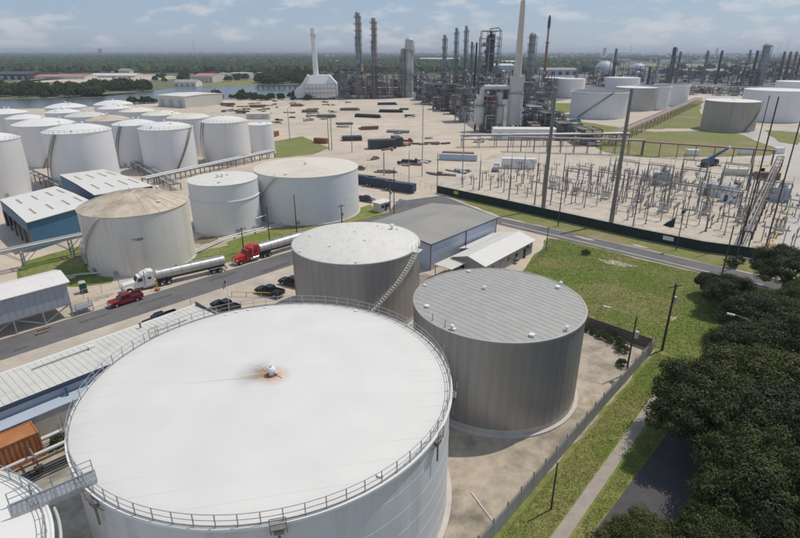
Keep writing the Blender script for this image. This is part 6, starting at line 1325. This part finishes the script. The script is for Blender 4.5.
# pipe bridge / jetty in the river
jt = thing('jetty', 'grey pipe trestle jetty reaching into the river', 'jetty', (*G(258, 88.5), -.1), R(-8)); jl = 75
part('deck', MB().box(0, jl, -2, 2, 3.6, 4.2), 'steel_grey', jt, 0)
for i in range(12): part('pile', MB().bar((jl * i / 11, 0, 0), (jl * i / 11, 0, 3.7), .9), 'steel_brown', jt, 0)
part('pipe', MB().cyl((0, -1.2, 4.7), (jl, -1.2, 4.7), .5, n=8), 'pipe_grey', jt)

# ------------------------------------------------------------------ vegetation
def quads_mesh(name, C, N_, size, mat, rng, aspect=.62):
    n = len(C); up = rng.normal(size=(n, 3)); a = np.cross(N_, up); a /= np.linalg.norm(a, axis=1)[:, None] + 1e-9; b = np.cross(N_, a)
    s = size[:, None]; a = a * s; b = b * s * aspect
    V = np.stack([C - a, C - b, C + a, C + b], 1).reshape(-1, 3).astype(np.float32)
    me = bpy.data.meshes.new(name); me.vertices.add(4 * n); me.loops.add(4 * n); me.polygons.add(n)
    me.vertices.foreach_set('co', V.ravel()); me.loops.foreach_set('vertex_index', np.arange(4 * n, dtype=np.int32)); me.polygons.foreach_set('loop_start', np.arange(0, 4 * n, 4, dtype=np.int32))
    me.update(calc_edges=True); me.materials.append(MATS[mat]); return me
def crown(name, seed, rx, rz, z0, puffs, per, pr, leaf, mat, squash=.7):
    rng = np.random.default_rng(seed); d = rng.normal(size=(puffs, 3)); d /= np.linalg.norm(d, axis=1)[:, None]; d[:, 2] = np.abs(d[:, 2]) * 1.1 - .28
    lob = 1 + .22 * np.sin(d[:, 0] * 4 + seed) * np.cos(d[:, 1] * 3.3 + seed * 2); q = rng.uniform(.62, 1, puffs) * lob
    P = d * q[:, None] * np.array([rx, rx, rz]); P[:, 2] += z0
    R_ = rng.uniform(.6, 1.25, puffs) * pr
    o = rng.normal(size=(puffs, per, 3)); o /= np.linalg.norm(o, axis=2)[..., None]; rad = rng.uniform(.25, 1, (puffs, per)) ** .5
    C = P[:, None, :] + o * (rad * R_[:, None])[..., None] * np.array([1, 1, squash])
    Nn = o + rng.normal(size=o.shape) * .28 + np.array([0, 0, .15]); Nn /= np.linalg.norm(Nn, axis=2)[..., None]
    sz = rng.uniform(.6, 1.4, puffs * per) * leaf
    return quads_mesh(name, C.reshape(-1, 3), Nn.reshape(-1, 3), sz, mat, rng), P
def trunk_mesh(name, seed, h, r, tips):
    b = MB(); rr_ = random.Random(seed); fork = (rr_.uniform(-.2, .2), rr_.uniform(-.2, .2), h); b.cyl((0, 0, 0), fork, r * 1.15, r * .8, n=10)
    for p in tips:
        p = Vector(p); m_ = Vector(fork).lerp(p, .5) + Vector((0, 0, .5)); b.cyl(fork, m_, r * .5, r * .3, n=7).cyl(m_, p, r * .3, r * .08, n=6)
    return b.mesh(name, 'bark')
oak = []
for k in range(4):
    me, P = crown('oak_crown', 40 + k, 6.2, 4.2, 5.6, 170, 470, 1.4, .115, ('oak_leaf', 'oak_leaf_deep', 'oak_leaf', 'oak_leaf_light')[k])
    oak.append((me, trunk_mesh('oak_trunk', 60 + k, 2.6, .42, [tuple(P[i]) for i in range(0, 170, 17)])))
def tree(label, pos, v, s, rz, name='oak_tree', group=None, sz=1.0, lib=None):
    t = thing(name, label, 'tree', (pos[0], pos[1], -.1), rz, group); c_, k_ = (lib or oak)[v]; obj('trunk', k_, t, scale=(s, s, s * sz)); obj('crown', c_, t, scale=(s, s, s * sz)); return t
oaks = [((712, 406), 0, 1.06, 'broad dark oak overhanging the lane beside the grass strip'), ((768, 392), 3, 1.15, 'lighter green oak right of the broad dark oak'), ((764, 352), 1, 1.0, 'dark oak around the curved street lamp'),
        ((733, 292), 2, .72, 'small dark oak at the lawn edge beside county road'), ((712, 283), 1, .5, 'round dark bushy oak at tip of lawn edge'), ((790, 268), 0, 1.0, 'dark oak covering the road at right photo edge'), ((768, 318), 1, .95, 'dark oak between street lamp oak and roadside oak'),
        ((800, 430), 1, 1.2, 'dark oak cut by right photo edge, middle height'), ((768, 462), 0, 1.0, 'shaded oak just below the broad dark oak'), ((785, 505), 2, 1.0, 'dark oak in the lower right corner'), ((643, 552), 3, .62, 'bright bushy tree cut by the bottom photo edge'), ((808, 350), 2, 1.1, 'dark oak cut by right photo edge below roadside oak'), ((805, 305), 3, .9, 'dark oak at right photo edge beneath roadside oak'), ((722, 556), 0, .7, 'dark tree cut by bottom edge right of lane')]
for i, (p, v, s, lab) in enumerate(oaks): tree(lab, G(p[0], p[1], 5.6 * s), v, s, i * 1.3, group='oaks at the lower right')
mid = []
for k in range(5):
    me, P = crown('tree_crown', 80 + k, 5.0, 4.6, 3.0, 60, 40, 1.4, .48, 'bush_leaf', .9)
    mid.append((me, trunk_mesh('tree_trunk', 90 + k, 1.4, .3, [tuple(P[i]) for i in range(0, 60, 12)])))
rg = random.Random(21)
def belt(label, group, n, fx, fy, s0, s1):
    for i in range(n):
        x, y_ = fx(), None; y_ = fy(x); tree(label, G(x, y_), rg.randrange(5), rg.uniform(s0, s1), rg.uniform(0, 6), 'bank_tree', group, rg.uniform(.8, 1.2), mid)
belt('leafy tree in the green belt along far river bank at left', 'far bank trees at left', 150, lambda: rg.uniform(-15, 150), lambda x: rg.uniform(87, 97.5) if x < 100 else rg.uniform(87, 91), .8, 1.5)
belt('bushy tree on near river bank behind the sand yard', 'near bank trees', 46, lambda: rg.choice([rg.uniform(195, 232), rg.uniform(262, 312), rg.uniform(236, 256)]), lambda x: rg.uniform(97, 100.5), .5, 1.0)
belt('tree behind the river jetty left of white heater', 'trees behind the jetty', 60, lambda: rg.uniform(258, 345), lambda x: rg.uniform(77, 84.5), 1.2, 2.0)
belt('tree on near river bank behind left tank farm', 'near bank trees at left', 26, lambda: rg.uniform(125, 198), lambda x: 104 - (x - 125) * .055 + rg.uniform(-1, 1), .5, .9)
belt('tree on the meadow across the river', 'meadow trees', 22, lambda: rg.uniform(150, 262), lambda x: rg.uniform(76, 82), .8, 1.5)
belt('shady tree among halls at right', 'trees among right halls', 40, lambda: rg.uniform(660, 800), lambda x: rg.uniform(68, 80), 1.2, 2.0)
# shrubs by the fences
sh, P = crown('shrub_leaves', 7, 1.0, .8, .6, 26, 40, .42, .1, 'weed_leaf'); shk = MB().cyl((0, 0, 0), (0, 0, .7), .05, .02, n=5).mesh('shrub_stem', 'bark')
for i, (x, y_, s) in enumerate(((595, 334, .8), (602, 337, 1.0), (609, 340, .8), (616, 345, 1.2), (622, 352, 1.0), (622, 366, .9), (588, 331, .7), (586, 254, 1.0), (730, 266, 1.6), (738, 262, 1.2), (612, 338, .7), (57, 447, .9), (61, 443, 1.0), (66, 441, .7))):
    g_ = 'weedy shrub inside the dark plank fence' if 300 < y_ < 370 else ('shrub by the county road below the green screen fence' if y_ < 300 else 'small weed by the warehouse base left of biggest tank')
    t = thing('shrub', g_, 'shrub', (*G(x, y_), -.1), i * 1.1, g_ + 's'); obj('stem', shk, t, scale=(s, s, s)); obj('leaves', sh, t, scale=(s, s, s))
# short grass on the near lawns
def grass_on(name, label, poly, n, seed, mat, size):
    rng_ = np.random.default_rng(seed); P = np.array(poly); lo, hi = P.min(0), P.max(0); Q = rng_.uniform(lo, hi, (n * 3, 2)); ins = np.zeros(len(Q), bool); j = len(P) - 1
    for i in range(len(P)):
        c_ = ((P[i, 1] > Q[:, 1]) != (P[j, 1] > Q[:, 1])); x_ = (P[j, 0] - P[i, 0]) * (Q[:, 1] - P[i, 1]) / (P[j, 1] - P[i, 1] + 1e-12) + P[i, 0]; ins ^= c_ & (Q[:, 0] < x_); j = i
    Q = Q[ins][:n]; k = len(Q); C = np.c_[Q, rng_.uniform(-.04, .02, k)]; Nn = rng_.normal(size=(k, 3)) * .6 + np.array([0, 0, 1.1]); Nn /= np.linalg.norm(Nn, axis=1)[:, None]
    o = obj(name, quads_mesh(name, C, Nn, rng_.uniform(.4, 1.3, k) * size, mat, rng_, .8)); tag(o, label, 'grass', kind='stuff')
grass_on('grass', 'short tufted grass of the open lawn', [(22, 97), (33.5, 118), (37.3, 125.8), (40, 123.6), (54.5, 110.4), (64, 101.7), (70, 88), (58, 62), (44.5, 66.5), (39.8, 73), (32.2, 79.6)], 70000, 1, 'lawn_blade', .085)
grass_on('grass', 'short tufted grass of the strip between fence and walk', [(9.2, 37), (39.7, 71.4), (42, 69), (33.9, 60.2), (15.5, 39), (14, 37)], 26000, 2, 'lawn_blade', .07)
grass_on('grass', 'short tufted grass of the strip between walk and lane', [(16.9, 37.9), (35, 58.9), (36, 56.5), (34.7, 55.2), (20.2, 39.8), (18.5, 38)], 9000, 3, 'lawn_blade', .07)
# far woods: one mass of canopy
rng = np.random.default_rng(3)
def woods(name, label, n, x0, x1, r0, r1, rad, hgt, keep=1.0):
    row = r0 + (r1 - r0) * rng.uniform(0, 1, n) ** 1.0; xx = rng.uniform(x0, x1, n); P = np.array([G(a, b) for a, b in zip(xx, row)]); D = np.hypot(P[:, 0], P[:, 1])
    den = np.sin(P[:, 0] * .004 + 1) + np.sin(P[:, 1] * .0023 + P[:, 0] * .0011) + rng.normal(size=n) * .5
    P = P[den > np.quantile(den, 1 - keep)]; D = D[den > np.quantile(den, 1 - keep)]; n = len(P)
    rads = rad * rng.uniform(.6, 1.4, n) * (1 + D / 4200); hh = hgt * rng.uniform(.65, 1.3, n) * (1 + D / 14000)
    k = 7; ang = np.arange(k) * 2 * np.pi / k; V = np.zeros((n, 2 * k + 1, 3))
    for lev, (fr, fz) in enumerate(((1.0, .35), (.72, .8))):
        j = rng.uniform(.7, 1.25, (n, k)); V[:, lev * k:(lev + 1) * k, 0] = P[:, 0:1] + np.cos(ang + lev * .4) * rads[:, None] * fr * j; V[:, lev * k:(lev + 1) * k, 1] = P[:, 1:2] + np.sin(ang + lev * .4) * rads[:, None] * fr * j; V[:, lev * k:(lev + 1) * k, 2] = hh[:, None] * (fz + rng.uniform(-.12, .12, (n, k)))
    V[:, 2 * k, 0] = P[:, 0]; V[:, 2 * k, 1] = P[:, 1]; V[:, 2 * k, 2] = hh
    F_ = []
    for i in range(k): i2 = (i + 1) % k; F_ += [(i, i2, k + i2), (i, k + i2, k + i), (k + i, k + i2, 2 * k)]
    F_ = np.array(F_); F_ = (F_[None] + (np.arange(n) * (2 * k + 1))[:, None, None]).reshape(-1, 3)
    me = bpy.data.meshes.new(name); me.vertices.add(n * (2 * k + 1)); me.vertices.foreach_set('co', V.astype(np.float32).ravel()); m_ = len(F_)
    me.loops.add(3 * m_); me.polygons.add(m_); me.loops.foreach_set('vertex_index', F_.astype(np.int32).ravel()); me.polygons.foreach_set('loop_start', np.arange(0, 3 * m_, 3, dtype=np.int32)); me.update(calc_edges=True)
    me.materials.append(MATS['far_leaf']); o = obj(name, me); tag(o, label, 'woodland', kind='stuff'); return o
woods('far_woodland', 'dense dark green woodland stretching to the left horizon', 13000, -120, 370, 51.9, 73, 5.5, 12, .93)
woods('far_woodland', 'hazy woodland behind the refinery towers', 5000, 340, 600, 51.9, 74, 5.5, 12, .85)
woods('far_woodland', 'thin hazy woodland on the right horizon plain', 3500, 590, 930, 51.9, 68, 5.0, 11, .6)

# ------------------------------------------------------------------ the air
hz = bpy.data.materials.new('haze'); hz.use_nodes = True; hn = hz.node_tree.nodes; hn.remove(hn['Principled BSDF'])
pv = hn.new('ShaderNodeVolumePrincipled'); pv.inputs['Color'].default_value = (.80, .88, 1.0, 1); pv.inputs['Density'].default_value = .00013; pv.inputs['Anisotropy'].default_value = .2
hz.node_tree.links.new(pv.outputs[0], hn['Material Output'].inputs['Volume'])
hm_ = MB().box(-31000, 31000, -31000, 31000, -1.2, 96).mesh('haze', 'concrete', 0); hm_.materials.clear(); hm_.materials.append(hz)
ho = obj('haze', hm_); tag(ho, 'pale summer haze', 'haze', kind='stuff')
